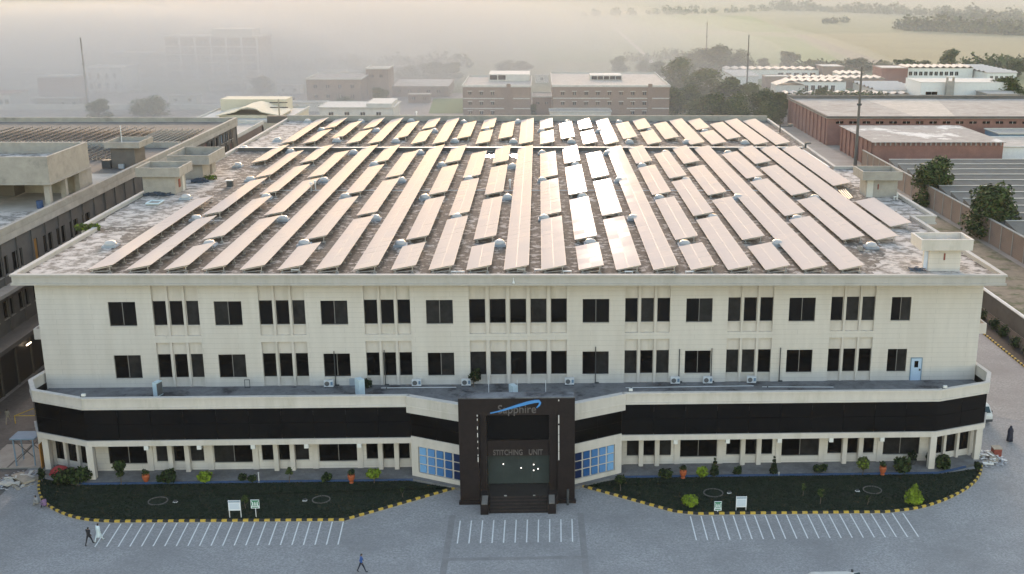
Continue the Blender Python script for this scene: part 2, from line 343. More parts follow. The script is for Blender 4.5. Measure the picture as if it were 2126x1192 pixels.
def mk_lawn(K, side):
    poly = [tuple(p) for p in K]+([(-8.2, -9.9), (-12.6, -8.1), (-44, -8.1), (-47.5, -6.6)] if side == 'left' else [(43.2, -6.9), (38.8, -8.1), (7.9, -8.1), (3.4, -9.9)])
    lw = sheet('lawn', poly, .12, 'lawn')
    base = MB()
    for i in range(len(K)-1): base.beam((K[i].x, K[i].y, .06), (K[i+1].x, K[i+1].y, .06), .30, .06)
    kb = tag(base.build('lawn_kerb', 'concrete'), kind='structure')
    P = polyresample(K, .47)
    for i in range(len(P)-1):
        a = P[i]; b = P[i+1]; d = (b-a)*.49; c = (a+b)/2; h = .165+random.uniform(-.012, .012)
        MB().beam((*(c-d), h), (*(c+d), h), .20+random.uniform(-.01, .01), .2).build('kerb_stone', 'kerb_yellow' if i % 2 == 0 else 'kerb_black', kb)
    # grass blades, uncountable
    g = MB(); xs = [p[0] for p in poly]; ys = [p[1] for p in poly]
    def inside(x, y):
        c = False; n = len(poly)
        for i in range(n):
            x1, y1 = poly[i]; x2, y2 = poly[(i+1) % n]
            if (y1 > y) != (y2 > y) and x < (x2-x1)*(y-y1)/(y2-y1)+x1: c = not c
        return c
    k = 0
    while k < 15000:
        x = random.uniform(min(xs), max(xs)); y = random.uniform(min(ys), max(ys))
        if not inside(x, y): continue
        t = random.uniform(0, 6.28); w = random.uniform(.05, .12); h = random.uniform(.04, .12)
        g.quad((x-w*math.cos(t), y-w*math.sin(t), .115), (x+w*math.cos(t), y+w*math.sin(t), .115), (x+random.uniform(-.05, .05), y+random.uniform(-.05, .05), .12+h)); k += 1
    tag(g.build('grass', 'grass'), 'short dark grass of the %s lawn before the building' % side, 'grass', kind='stuff')
mk_lawn(KLs, 'left'); mk_lawn(KRs, 'right')

# ------------------------------------------------------------------ the main building
FB = thing('factory_building', (-2, 0, 0), 'large cream three storey factory with dark entrance portal and flat roof', 'building')
WX0, WX1 = -49.2, 44.7
ZT, Z4, Z3, Z2, Z1, ZE = 6.9, 7.84, 10.29, 13.32, 15.80, 17.86
def fx(u): return ay(u, 700, 0).x
def fxz(u, v): return ay(u, v, 0)
PW = [(222.8, 279.8), (442.9, 500.3), (664.5, 720.5), (883.8, 939.7), (1209.8, 1265.2), (1425.3, 1479.9), (1639.3, 1694), (1851.8, 1892.5)]
BAY = [(314.6, 411, 3), (536, 632, 3), (754.5, 851, 3), (973.4, 1177, 5), (1298.3, 1392, 3), (1512.5, 1606.5, 3), (1726.5, 1818, 3)]
holes = []; wins = []
for a, b in PW:
    xa, xb = fxz(a, 625).x, fxz(b, 625).x
    for z0, z1 in ((Z4, Z3), (Z2, Z1)): holes.append((xa, xb, z0, z1)); wins.append((xa, xb, z0, z1))
for a, b, n in BAY:
    xa, xb = fxz(a, 625).x, fxz(b, 625).x
    holes.append((xa, xb, ZT, 11.55)); holes.append((xa, xb, 12.25, ZE))
w = MB(); skin_wall(w, 'y', 0, WX0, WX1, ZT, ZE, holes, .28, 1)
w.quad((WX0, 0, 0), (WX0, 0, ZE), (WX0, 121, ZE), (WX0, 121, 0)); w.quad((WX1, 0, 0), (WX1, 121, 0), (WX1, 121, ZE), (WX1, 0, ZE))
w.quad((WX0, 121, 0), (WX0, 121, ZE), (WX1, 121, ZE), (WX1, 121, 0)); w.quad((WX0, 0, 0), (WX1, 0, 0), (WX1, 0, ZT), (WX0, 0, ZT))
WALL = w.build('wall', 'facade', FB)
def window(xa, xb, z0, z1, y, nm=1, t=.06):
    f = MB()
    f.box(xa, xb, y-.05, y+.05, z0, z0+t).box(xa, xb, y-.05, y+.05, z1-t, z1).box(xa, xa+t, y-.05, y+.05, z0+t, z1-t).box(xb-t, xb, y-.05, y+.05, z0+t, z1-t)
    o = f.build('window', 'frame_dark', FB); n = nm+1; wd = (xb-xa-2*t)/n
    for i in range(n):
        c0 = xa+t+wd*i; MB().box(c0+(.03 if i else 0), c0+wd-(.03 if i < n-1 else 0), y-.012, y+.012, z0+t, z1-t).build('pane', 'glass_pale' if random.random() < .28 else 'glass_dark', o)
        if i: MB().box(c0-.03, c0+.03, y-.055, y+.03, z0+t, z1-t).build('mullion', 'mullion_grey', o)
    return o
for xa, xb, z0, z1 in wins:
    window(xa, xb, z0, z1, .2)
    MB().box(xa-.06, xb+.06, -.06, .15, z0-.09, z0-.004).build('sill', 'trim', FB)
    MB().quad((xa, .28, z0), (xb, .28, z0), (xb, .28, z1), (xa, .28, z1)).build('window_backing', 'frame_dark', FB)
for a, b, n in BAY:
    xa, xb = fxz(a, 625).x, fxz(b, 625).x
    ww = (xb-xa)/(n*3.85-.85)*3.0; gap = ((xb-xa)-n*ww)/(n-1) if n > 1 else 0
    for zb, zt_, z0, z1 in ((ZT, 11.55, Z4, Z3), (12.25, ZE, Z2, Z1)):
        hs = [(xa+i*(ww+gap), xa+i*(ww+gap)+ww, z0, z1) for i in range(n)]
        bk = MB(); skin_wall(bk, 'y', .27, xa, xb, zb, zt_, hs, .12, 1); bk.build('bay_panel', 'trim', FB)
        for h in hs:
            window(h[0], h[1], z0, z1, .33, 0, .05)
            MB().box(h[0]-.05, h[1]+.05, .12, .268, z0-.10, z0-.003).build('sill', 'trim', FB)
        for i in range(n-1):
            x = xa+(i+1)*ww+i*gap; MB().box(x+.06, x+gap-.06, .03, .266, zb+.002, zt_-.002).build('pilaster', 'trim', FB)
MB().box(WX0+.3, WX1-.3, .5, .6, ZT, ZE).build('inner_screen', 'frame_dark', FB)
# white and blue service door on the terrace
dx0, dx1 = 37.95, 39.0
d = MB().box(dx0, dx1, -.06, -.004, ZT, 9.28).build('door', 'door_blue', FB)
df = MB(); df.box(dx0-.08, dx0, -.09, -.003, ZT, 9.36).box(dx1, dx1+.08, -.09, -.003, ZT, 9.36).box(dx0, dx1, -.09, -.003, 9.28, 9.36); df.build('door_frame', 'steel_blue', d)
MB().box(dx0+.32, dx0+.72, -.075, -.06, 8.3, 9.0).build('door_window', 'glass_dark', d)
MB().box(dx1-.22, dx1-.06, -.12, -.06, 7.95, 8.15).build('door_handle', 'steel_dark', d)

# roof slab with fascia, parapets and deck
RO = [(-50.8, -.98), (45.5, -3.12), (45.4, 25), (48.2, 25), (48.2, 41), (48.2, 62), (45.3, 62), (46.6, 121.5), (-50.6, 122.5), (-50.6, 64), (-52.7, 62), (-52.7, 22), (-50.8, 20)]
ZR = 18.45
mb = MB(); mb.prism(RO, ZE, 18.40); mb.build('roof_slab', 'fascia', FB)
def inset(poly, d):
    out = []; n = len(poly)
    for i in range(n):
        p0 = Vector(poly[i-1]); p1 = Vector(poly[i]); p2 = Vector(poly[(i+1) % n])
        d1 = (p1-p0).normalized(); d2 = (p2-p1).normalized(); n1 = Vector((-d1.y, d1.x)); n2 = Vector((-d2.y, d2.x)); m = (n1+n2)
        k = m.length_squared
        out.append(tuple(p1+m*(2*d/k)) if k > .2 else tuple(p1+n1*d))
    return out
def ring(mb, outer, inner, z0, z1):
    n = len(outer)
    for i in range(n):
        j = (i+1) % n; o0, o1, i0, i1 = outer[i], outer[j], inner[i], inner[j]
        mb.quad((*o0, z1), (*o1, z1), (*i1, z1), (*i0, z1)); mb.quad((*o0, z0), (*o1, z0), (*o1, z1), (*o0, z1)); mb.quad((*i0, z0), (*i0, z1), (*i1, z1), (*i1, z0)); mb.quad((*o0, z0), (*i0, z0), (*i1, z0), (*o1, z0))
mb = MB(); ring(mb, RO, inset(RO, .32), 18.402, 18.78); mb.build('parapet', 'fascia', FB)
mb = MB(); ring(mb, inset(RO, -.13), inset(RO, .36), 18.72, 18.90); mb.build('coping', 'fascia', FB)
mb = MB(); ring(mb, inset(RO, -.12), inset(RO, .3), ZE-.03, ZE+.16); mb.build('fascia_lip', 'fascia', FB)
DI = inset(RO, .3)
DECK = MB().quad(*[(*p, ZR) for p in DI]).build('roof_deck', 'roof_deck', FB)
for poly in ([(-50.3, -.5), (-44.2, -.65), (-46.6, 19), (-50.3, 19.5)], [(33.2, -2.4), (45.0, -2.7), (45.0, 24.6), (40.2, 24.6), (37.8, 12.4)], [(-52.2, 22.5), (-44.6, 22.5), (-44.6, 61.5), (-52.2, 61.5)], [(44.2, 25.5), (47.8, 25.5), (47.8, 61.5), (44.2, 61.5)], [(-50.2, 83), (-44.5, 83), (-44.8, 121), (-50.2, 121)]):
    q = []
    for i in range(len(poly)):
        a = Vector(poly[i]); b = Vector(poly[(i+1) % len(poly)]); n = max(2, int((b-a).length/.7))
        for k in range(n): c = a+(b-a)*k/n; q.append((min(47.8, max(-52.2, c.x+random.uniform(-.7, .7))), max(-2.6, c.y+random.uniform(-.7, .7)) if abs(c.y) > 3 else c.y+.4, ZR+.006))
    MB().quad(*q).build('worn_deck', 'roof_apron', FB)
mb = MB().box(-50.3, 46.2, 120.6, 121.1, ZR, 19.55); mb.build('back_parapet', 'concrete', FB)
mb = MB().box(-49.9, 44.4, 80.6, 81.0, ZR, 19.0); mb.build('roof_upstand', 'concrete_dark', FB)
MB().box(-50.0, 44.5, 80.5, 81.1, 19.002, 19.07).build('upstand_cap', 'steel_white', FB)
MB().tube((-36, 44.2, 18.62), (38, 43.2, 18.62), .055).build('roof_pipe', 'steel_white', FB)
MB().tube((-46, -.1, 18.56), (35, -1.9, 18.56), .03).build('roof_conduit', 'steel_white', FB)
# puddle that mirrors the low sun
for u, v, a, b in ((1021, 322, 1.7, .9), (1073, 322, 1.4, .8)):
    c = az(u, v, ZR+.012); pts = []
    for i in range(22):
        t = 6.283*i/22; k = 1+.22*math.sin(3*t+u)+.12*math.sin(7*t); pts.append((c.x+a*k*math.cos(t), c.y+3.2*b*k*math.sin(t), ZR+.012))
    MB().quad(*pts).build('puddle', 'puddle', FB)
# side balconies
for u, v, s, wx in ((70, 690, -1, WX0), (2048, 678, 1, WX1)):
    p = ax(u, v, wx+s*.8); y0 = 2.6; z0 = ay(u, v+14, y0).z
    mb = MB(); x0, x1 = (wx-1.75, wx-.003) if s < 0 else (wx+.003, wx+1.75)
    mb.box(x0, x1, y0, y0+6, z0, z0+.12).box(x0, x1, y0-.15, y0, z0, z0+1.1).box(x0 if s < 0 else x1-.15, x0+.15 if s < 0 else x1, y0, y0+6, z0+.12, z0+1.1)
    mb.build('balcony', 'trim', FB)

def stair_house(x0, x1, y0, y1, z0, zc, ov, trayh, wm, tm, door=None, over=None):
    mb = MB().box(x0, x1, y0, y1, z0, zc); o = mb.build('stair_house', wm, FB)
    ol, orr, of, ob = over or (ov, ov, ov, ov)
    X0, X1, Y0, Y1 = x0-ol, x1+orr, y0-of, y1+ob; t = .18
    mb = MB().box(X0, X1, Y0, Y1, zc+.001, zc+.2); mb.box(X0, X1, Y0, Y0+t, zc+.2, zc+trayh).box(X0, X1, Y1-t, Y1, zc+.2, zc+trayh).box(X0, X0+t, Y0+t, Y1-t, zc+.2, zc+trayh).box(X1-t, X1, Y0+t, Y1-t, zc+.2, zc+trayh)
    mb.build('roof_tray', tm, o)
    mb = MB(); ring(mb, [(X0-.03, Y0-.03), (X1+.03, Y0-.03), (X1+.03, Y1+.03), (X0-.03, Y1+.03)], [(X0+t+.02, Y0+t+.02), (X1-t-.02, Y0+t+.02), (X1-t-.02, Y1-t-.02), (X0+t+.02, Y1-t-.02)], zc+trayh-.05, zc+trayh+.06); mb.build('tray_rim', tm, o)
    if door:
        side, a, m, wd = door
        if side == 'x0': MB().box(x0-.05, x0-.004, a, a+wd, z0, z0+2.0).build('door', m, o)
        if side == 'y0': MB().box(a, a+wd, y0-.05, y0-.004, z0, z0+2.0).build('door', m, o)
        if side == 'x1': MB().box(x1+.004, x1+.05, a, a+wd, z0, z0+2.0).build('door', m, o)
    return o
s1 = stair_house(38.9, 42.1, 0.1, 2.1, ZR, 20.75, .8, 1.05, 'facade', 'trim', ('x0', .5, 'door_blue', 1.0), (1.15, .85, .75, .6))
MB().box(40.35, 40.5, .05, .096, 19.6, 20.3).build('rust_stain', 'rust', s1)
s2 = stair_house(43.6, 47.8, 39.2, 42.4, ZR, 20.85, .7, 1.1, 'concrete', 'concrete', None, (.8, .35, .8, .8))
MB().box(43.65, 44.5, 39.15, 39.196, ZR, 20.8).build('pilaster', 'off_white', s2); MB().box(45.1, 45.25, 39.15, 39.196, 19.5, 20.2).build('rust_stain', 'rust', s2)
s3 = stair_house(-52.5, -48.3, 42, 46.6, ZR, 20.95, .6, 1.15, 'concrete', 'concrete', ('x1', 45, 'off_white', .9), (.6, .9, .6, .5))
MB().box(-48.296, -48.25, 43.4, 44.2, 19.2, 20.3).build('rust_stain', 'rust', s3)
s4 = stair_house(-51.2, -48.2, 54.3, 61, ZR, 20.6, .7, 1.3, 'concrete', 'concrete', ('x1', 58, 'concrete_dark', .9), (1.6, 1.3, .9, .8))
# planter notches on the parapets
MB().box(-52.6, -50.9, 20.9, 21.9, 17.9, 18.89).build('parapet_return', 'off_white', FB)

# ---- ground floor wing
def strip(mb, pts, z0, z1, t):
    """upright band along an open plan line, thickness t to its left"""
    n = len(pts); P = [Vector(p[:2]) for p in pts]; I = []
    for i in range(n):
        d1 = (P[i]-P[i-1]).normalized() if i else None; d2 = (P[i+1]-P[i]).normalized() if i < n-1 else None
        d1 = d1 or d2; d2 = d2 or d1; n1 = Vector((-d1.y, d1.x)); n2 = Vector((-d2.y, d2.x)); m = n1+n2; I.append(P[i]+m*(2*t/m.length_squared))
    for i in range(n-1):
        a, b, c, d = P[i], P[i+1], I[i+1], I[i]
        mb.quad((*a, z0), (*b, z0), (*b, z1), (*a, z1)); mb.quad((*d, z0), (*d, z1), (*c, z1), (*c, z0)); mb.quad((*a, z1), (*b, z1), (*c, z1), (*d, z1)); mb.quad((*a, z0), (*d, z0), (*c, z0), (*b, z0))
    a, d = P[0], I[0]; mb.quad((*a, z0), (*a, z1), (*d, z1), (*d, z0)); a, d = P[-1], I[-1]; mb.quad((*a, z0), (*d, z0), (*d, z1), (*a, z1))
    return I
YF = -7.27
PL = [(-49.3, 3.0), (-50.0, -2.0), (-48.5, -4.85), (-42.9, YF), (-12.45, YF)]
PR = [(7.75, YF), (38.45, YF), (44.1, -5.2), (45.35, -2.4), (44.85, 3.0)]
DL = [(-12.45, YF), (-7.45, -9.75)]; DR = [(3.05, -9.75), (7.75, YF)]
DLo = [(-12.75, YF-.22), (-7.45, -9.97)]; DRo = [(3.05, -9.97), (8.05, YF-.22)]
for P in (PL, PR):
    mb = MB(); strip(mb, P, 7.45, 8.40, .3); mb.build('terrace_parapet', 'trim', FB)
    Q = [(p[0], p[1]-.11) for p in P]
    mb = MB(); strip(mb, Q, 8.402, 8.56, .42); mb.build('parapet_coping', 'trim', FB)
    mb = MB(); strip(mb, Q, 7.40, 7.58, .3); mb.build('parapet_lip', 'trim', FB)
    mb = MB(); strip(mb, P[1:] if P is PL else P[:-1], 3.66, 4.21, .5); mb.build('beam', 'trim', FB)
for P, Po in ((DL, DLo), (DR, DRo)):
    mb = MB(); strip(mb, Po, 6.88, 8.40, .5); mb.build('terrace_parapet', 'trim', FB)
    mb = MB(); strip(mb, [(p[0], p[1]-.04) for p in Po], 8.402, 8.56, .6); mb.build('parapet_coping', 'trim', FB)
    mb = MB(); strip(mb, [(p[0], p[1]-.04) for p in Po], 7.45, 7.58, .4); mb.build('parapet_lip', 'trim', FB)
# tinted glass band in panels
def band(P, z0, z1, off, step=3.05):
    for i in range(len(P)-1):
        a = Vector(P[i]); b = Vector(P[i+1]); L = (b-a).length; n = max(1, round(L/step)); d = (b-a)/n; nn = Vector((-d.y, d.x)).normalized()*off
        for k in range(n):
            for za, zb in ((z0, (z0+z1)/2), ((z0+z1)/2, z1)):
                g = .012; e = d.normalized()*g; p = a+d*k+nn+e; q = a+d*(k+1)+nn-e
                MB().beam((*p, (za+zb)/2), (*q, (za+zb)/2), .02, zb-za-2*g).build('glass_panel', 'glass_band', FB)
band(PL[1:], 4.21, 7.42, .16); band(PR[:-1], 4.21, 7.42, .16); band(DL, 4.3, 6.9, .1, 2.6); band(DR, 4.3, 6.9, .1, 2.6)
mb = MB()
for P in (PL, PR, DL, DR): strip(mb, [(p[0], p[1]+.45) for p in P], 4.0, 7.5, .05)
mb.build('band_backing', 'frame_dark', FB)
# terrace floor and soffit
TF = [(-49.0, .1), (-49.4, -1.9), (-48.2, -4.6), (-42.8, YF+.3), (-12.4, YF+.3), (-7.4, -9.4), (3.0, -9.4), (7.7, YF+.3), (38.4, YF+.3), (43.9, -5.0), (44.9, -2.3), (44.5, .1)]
MB().prism(TF, 6.5, ZT).build('terrace_floor', 'terrace', FB)
MB().prism([(-49.2, .1), (-47.9, -4.4), (-42.8, YF+.4), (-12.4, YF+.4), (-12.4, .1)], 3.9, 4.0).build('soffit', 'off_white', FB)
MB().prism([(7.7, .1), (7.7, YF+.4), (38.4, YF+.4), (43.6, -4.9), (44.7, .1)], 3.9, 4.0).build('soffit', 'off_white', FB)
# podium
POD = [(-49.0, .1), (-48.6, -5.2), (-43.2, -8.05), (-12.3, -8.05), (-7.5, -10.3), (3.1, -10.3), (7.6, -8.05), (38.8, -8.05), (44.0, -5.8), (44.6, .1)]
PODO = MB().prism(POD, .01, .30).build('podium', 'podium', FB)
mb = MB(); strip(mb, [(-46, -6.68), (-43.2, -8.08), (-12.3, -8.08)], .122, .304, .12); mb.build('podium_edge', 'blue_paint', FB)
mb = MB(); strip(mb, [(7.6, -8.08), (38.8, -8.08), (42, -6.75)], .122, .304, .12); mb.build('podium_edge', 'blue_paint', FB)
# recessed ground floor wall
YG = -5.3
def gx(u, v=945): return ay(u, v, YG).x
def gwall(xa, xb, bigs, tris):
    hs = []
    for a, b in bigs: hs.append((gx(a)-.1, gx(b)+.1, 1.0, 3.86))
    for t in tris:
        for a, b in t: hs.append((gx(a)-.04, gx(b)+.04, 1.2, 3.86))
    mb = MB(); skin_wall(mb, 'y', YG, xa, xb, .30, 3.9, hs, .25, 1); mb.build('wall', 'facade', FB)
    for h in hs:
        window(h[0], h[1], h[2], h[3], YG+.15, 1 if h[1]-h[0] > 2.5 else 0, .05)
        MB().box(h[0]-.05, h[1]+.05, YG-.06, YG+.1, h[2]-.09, h[2]-.003).build('sill', 'trim', FB)
    for t in tris:
        for i in range(len(t)-1):
            x = (gx(t[i][1])+gx(t[i+1][0]))/2; MB().box(x-.22, x+.22, YG-.55, YG-.004, .303, 3.895).build('pilaster', 'trim', FB)
        for x in (gx(t[0][0])-.65, gx(t[-1][1])+.65): MB().box(x-.28, x+.28, YG-.12, YG-.004, .303, 3.895).build('pilaster', 'trim', FB)
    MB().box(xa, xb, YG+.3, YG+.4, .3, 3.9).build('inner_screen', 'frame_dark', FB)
gwall(-43.0, -12.5, [(228, 306), (447, 525), (665, 741)], [[(326, 352), (362, 387), (397, 423)], [(545, 571), (580, 605), (614, 641)], [(762, 787), (796, 821), (829, 850)]])
gwall(7.8, 38.6, [(1413, 1486), (1623, 1697), (1830, 1905)], [[(1302, 1326), (1334, 1359), (1367, 1392)], [(1508, 1536), (1544, 1569), (1577, 1602)], [(1718, 1746), (1754, 1779), (1787, 1812)]])
def chwall(a, b, n):
    a = Vector(a); b = Vector(b); d = (b-a)/n; nn = Vector((d.y, -d.x)).normalized()
    mb = MB(); strip(mb, [a, b], .3, .95, .2); strip(mb, [a, b], 3.5, 3.9, .2); mb.build('wall', 'facade', FB)
    for i in range(n):
        p = a+d*i; q = a+d*(i+1); e = d*.04; o = MB().beam((*(p+e-nn*.06), 2.3), (*(q-e-nn*.06), 2.3), .04, 2.7).build('window', 'glass_dark', FB)
    for i in range(n+1):
        p = a+d*i; MB().prism([tuple(p+nn*.3-d.normalized()*.14), tuple(p+nn*.3+d.normalized()*.14), tuple(p-nn*.1+d.normalized()*.14), tuple(p-nn*.1-d.normalized()*.14)], .302, 3.898).build('pilaster', 'trim', FB)
chwall((-47.6, -3.6), (-43.3, -5.3), 3); chwall((38.7, -5.3), (43.2, -3.9), 3)
for x, y, s in ((-42.75, -7.0, .3), (38.3, -7.0, .3), (-47.9, -4.55, .28), (43.6, -4.95, .28)):
    MB().box(x-s, x+s, y-s, y+s, .302, 3.70).build('column', 'trim', FB)
for us, yv in (((303, 413, 525, 636, 746), 928), ((1403, 1511, 1619, 1726, 1832), 915)):
    for u in us:
        x = ay(u, yv, YF).x; MB().box(x-.2, x+.2, YF-.02, YF+.4, 3.25, 3.655).build('lamp_box', 'white_paint', FB)
# diagonal walls with graded blue tile windows
for P, flip in ((DL, False), (DR, True)):
    a = Vector(P[0]); b = Vector(P[1]); d = (b-a); L = d.length; e = d/L; nn = Vector((e.y, -e.x))
    def Pt(s, z, off=0.): q = a+e*s+nn*off; return (q.x, q.y, z)
    s0, s1, zb, zt_ = (.75, L-.12, .75, 3.45) if not flip else (.12, L-.75, .75, 3.45)
    mb = MB()
    for A, B, C, D_ in ((0, L, 0.05, zb), (0, L, zt_, 4.4), (0, s0, zb, zt_), (s1, L, zb, zt_)): mb.quad(Pt(A, C), Pt(B, C), Pt(B, D_), Pt(A, D_))
    for A, B in ((s0, zb), ): pass
    mb.quad(Pt(s0, zb), Pt(s1, zb), Pt(s1, zb, -.22), Pt(s0, zb, -.22)); mb.quad(Pt(s0, zt_), Pt(s0, zt_, -.22), Pt(s1, zt_, -.22), Pt(s1, zt_)); mb.quad(Pt(s0, zb), Pt(s0, zb, -.22), Pt(s0, zt_, -.22), Pt(s0, zt_)); mb.quad(Pt(s1, zb), Pt(s1, zt_), Pt(s1, zt_, -.22), Pt(s1, zb, -.22))
    mb.quad(Pt(0, 4.4), Pt(L, 4.4), Pt(L, 4.4, -.4), Pt(0, 4.4, -.4))
    mb.quad(Pt(s0, zb, -.2), Pt(s1, zb, -.2), Pt(s1, zt_, -.2), Pt(s0, zt_, -.2)); wl_ = mb.build('wall', 'trim', FB)
    cw = (s1-s0)/5; ch = (zt_-zb)/3
    for i in range(5):
        for j in range(3):
            k = (4-i) if not flip else i
            A = s0+cw*i+cw*.13; B = s0+cw*(i+1)-cw*.13; Zb = zb+ch*j+.08; Zt = zb+ch*(j+1)-.08
            t = MB()
            f = [Pt(A, Zb, -.06), Pt(B, Zb, -.06), Pt(B, Zt, -.06), Pt(A, Zt, -.06)]; bk = [Pt(A, Zb, -.19), Pt(B, Zb, -.19), Pt(B, Zt, -.19), Pt(A, Zt, -.19)]
            t.quad(*f)
            for q in range(4): t.quad(f[q], bk[q], bk[(q+1) % 4], f[(q+1) % 4])
            t.build('blue_pane', 'tile%d' % k, wl_)
# side returns of the wing
MB().box(-49.15, -47.8, -3.5, .0, .05, 3.9).build('wall', 'facade', FB); MB().box(43.6, 44.65, -3.6, .0, .05, 3.9).build('wall', 'facade', FB)

# ---- entrance portal
PXa, PXb, PYf, PZ = -7.45, 3.05, -12.8, 10.22
OXa, OXb, OZ = -5.66, 1.50, 8.64
IXa, IXb = -4.98, .72
por = MB()
por.box(PXa, OXa, PYf, -11.3, .05, PZ).box(OXb, PXb, PYf, -11.3, .05, PZ).box(OXa, OXb, PYf, -11.3, OZ, PZ)
por.box(PXa+.01, OXa, -11.3, -9.0, .05, 8.3).box(OXb, PXb-.01, -11.3, -9.0, .05, 8.3)
por.box(OXa, IXa, PYf+.7, -11.32, .9, OZ).box(IXb, OXb, PYf+.7, -11.32, .9, OZ).box(OXa, IXa, -11.32, -9.6, .9, 5.9).box(IXb, OXb, -11.32, -9.6, .9, 5.9)
PORT = por.build('entrance_portal', 'granite', FB)
MB().box(PXa+.04, PXb-.04, PYf+.04, -11.34, PZ+.002, PZ+.08).build('portal_cap', 'terrace', PORT)
MB().box(PXa+.02, PXb-.02, -11.29, -9.2, 6.6, 6.89).build('portal_roof', 'terrace', PORT)
YP = -10.6
MB().box(IXa, IXb, -11.48, -11.40, 5.72, OZ-.003).build('upper_glass', 'glass_band', PORT)
MB().box(IXa-.02, IXb+.02, -11.62, -11.38, 4.15, 5.70).build('sign_panel', 'granite', PORT)
for i in range(4):
    xa = IXa+(IXb-IXa)/4*i; MB().box(xa+.008, xa+(IXb-IXa)/4-.008, YP-.04, YP, .92, 4.14).build('glass_door', 'foyer_glass', PORT)
MB().box(IXa, IXb, YP+.3, YP+.35, .9, 5.7).build('foyer_back', 'frame_dark', PORT)
MB().box(OXa+.002, OXb-.002, -13.3, YP+.3, .05, .9).build('landing', 'granite_floor', PORT)
for i in range(5): MB().box(-4.75, .55, -13.3-.34*(i+1), -13.3-.34*i-.002, .05, .9-.17*(i+1)+.001).build('step', 'granite_floor', PORT)
MB().box(-7.55, -4.752, -13.2, PYf-.002, .05, .35).build('plinth', 'granite', PORT); MB().box(.552, 3.15, -13.2, PYf-.002, .05, .35).build('plinth', 'granite', PORT)
for xa in (-5.5, .56):
    c = MB().box(xa, xa+.72, -15.25, -13.302, .05, 1.0).build('cheek_wall', 'granite', PORT)
    MB().box(xa+.1, xa+.62, -15.15, -13.4, 1.002, 1.05).build('cheek_top', 'plinth_top', c)
for z0, z1 in ((8.55, 8.72), (8.15, 8.35), (7.3, 7.6), (6.55, 6.95), (6.0, 6.2), (5.4, 5.55), (4.7, 4.85), (4.1, 4.6)): MB().box(OXa-.13, OXa-.06, PYf-.03, PYf-.003, z0, z1).build('strip_light', 'strip_light', PORT)
for z0, z1 in ((9.95, 10.1), (7.8, 8.6), (6.75, 7.6), (6.0, 6.7), (5.1, 5.95), (4.2, 5.05)): MB().box(OXb+.05, OXb+.13, PYf-.03, PYf-.003, z0, z1).build('strip_light', 'strip_light', PORT)
for u, v in ((1049, 1030), (1109, 1030), (1109, 1046), (1049, 1046)):
    p = az(u, v, .91); MB().lathe([(.11, 0), (.11, .03)], (p.x, max(p.y, -13.2), .901), 12).build('floor_lamp', 'white_paint', PORT)
for u, v in ((1045, 964), (1082, 972), (1108, 965), (1117, 974), (1108, 977)):
    p = ay(u, v, YP-.06); MB().lathe([(.03, 0), (.06, .03), (.06, .06), (.03, .09)], (p.x, YP-.12, p.z), 10).build('foyer_lamp', 'lamp_on', PORT)
MB().tube((2.4, -13.5, .05), (2.4, -13.5, 1.6), .12, .12, 10).build('bollard', 'steel_dark', PORT)
def text(body, x0, x1, z0, y, hgt, m, name, bold=0., shear=0, parent=None):
    cu = bpy.data.curves.new(name, 'FONT'); cu.body = body; cu.size = 1; cu.extrude = .02; cu.offset = bold
    o = bpy.data.objects.new('tmp_text', cu); COL.objects.link(o)
    bpy.context.view_layer.update()
    me = bpy.data.meshes.new_from_object(o.evaluated_get(bpy.context.evaluated_depsgraph_get())); bpy.data.objects.remove(o)
    xs = [v.co.x for v in me.vertices]; ys = [v.co.y for v in me.vertices]; a, b = min(xs), max(xs); zmax = max(ys)
    L = root_of(parent).location
    for v in me.vertices:
        X = x0+(v.co.x-a)/(b-a)*(x1-x0); Z = z0+v.co.y/zmax*hgt; Y = y-v.co.z*1.5; v.co = (X-L.x, Y-L.y, Z-L.z)
    me.materials.clear(); me.materials.append(M[m]); return link(name, me, parent)
a = ay(1034, 858, PYf); b = ay(1113, 858, PYf)
text('Sapphire', a.x, b.x, a.z, PYf-.03, .78, 'letter', 'lettering', 0, 0, PORT)
a = ay(1024, 945, -11.64); b = ay(1085, 945, -11.64); c = ay(1098, 945, -11.64); d_ = ay(1127, 945, -11.64)
text('STITCHING', a.x, b.x, a.z, -11.64, .52, 'letter', 'lettering', .012, 0, PORT); text('UNIT', c.x, d_.x, a.z, -11.64, .52, 'letter', 'lettering', .012, 0, PORT)
# blue swoosh
sw = [(1018, 857.5, 1.0), (1036, 853.5, 1.2), (1056, 847.5, 2.2), (1076, 841.5, 3.0), (1096, 836, 3.4), (1110, 833, 3.2), (1119, 832.5, 2.8), (1121.5, 836, 2.4), (1119.5, 841, 1.8), (1114, 846, .8)]
C = [ay(u, v, PYf) for u, v, t in sw]; up = []; dn = []
for i, p in enumerate(C):
    t = (C[min(i+1, len(C)-1)]-C[max(i-1, 0)]).normalized(); nrm = Vector((-t.z, 0, t.x))*sw[i][2]/24.5
    up.append(p+nrm); dn.append(p-nrm)
mb = MB()
for i in range(len(C)-1):
    y0, y1 = PYf-.12, PYf-.01
    A, B, C_, D_ = up[i], up[i+1], dn[i+1], dn[i]
    for y in (y0,): mb.quad((A.x, y, A.z), (D_.x, y, D_.z), (C_.x, y, C_.z), (B.x, y, B.z))
    mb.quad((A.x, y0, A.z), (B.x, y0, B.z), (B.x, y1, B.z), (A.x, y1, A.z)); mb.quad((D_.x, y0, D_.z), (D_.x, y1, D_.z), (C_.x, y1, C_.z), (C_.x, y0, C_.z))
mb.build('swoosh_emblem', 'swoosh', PORT)
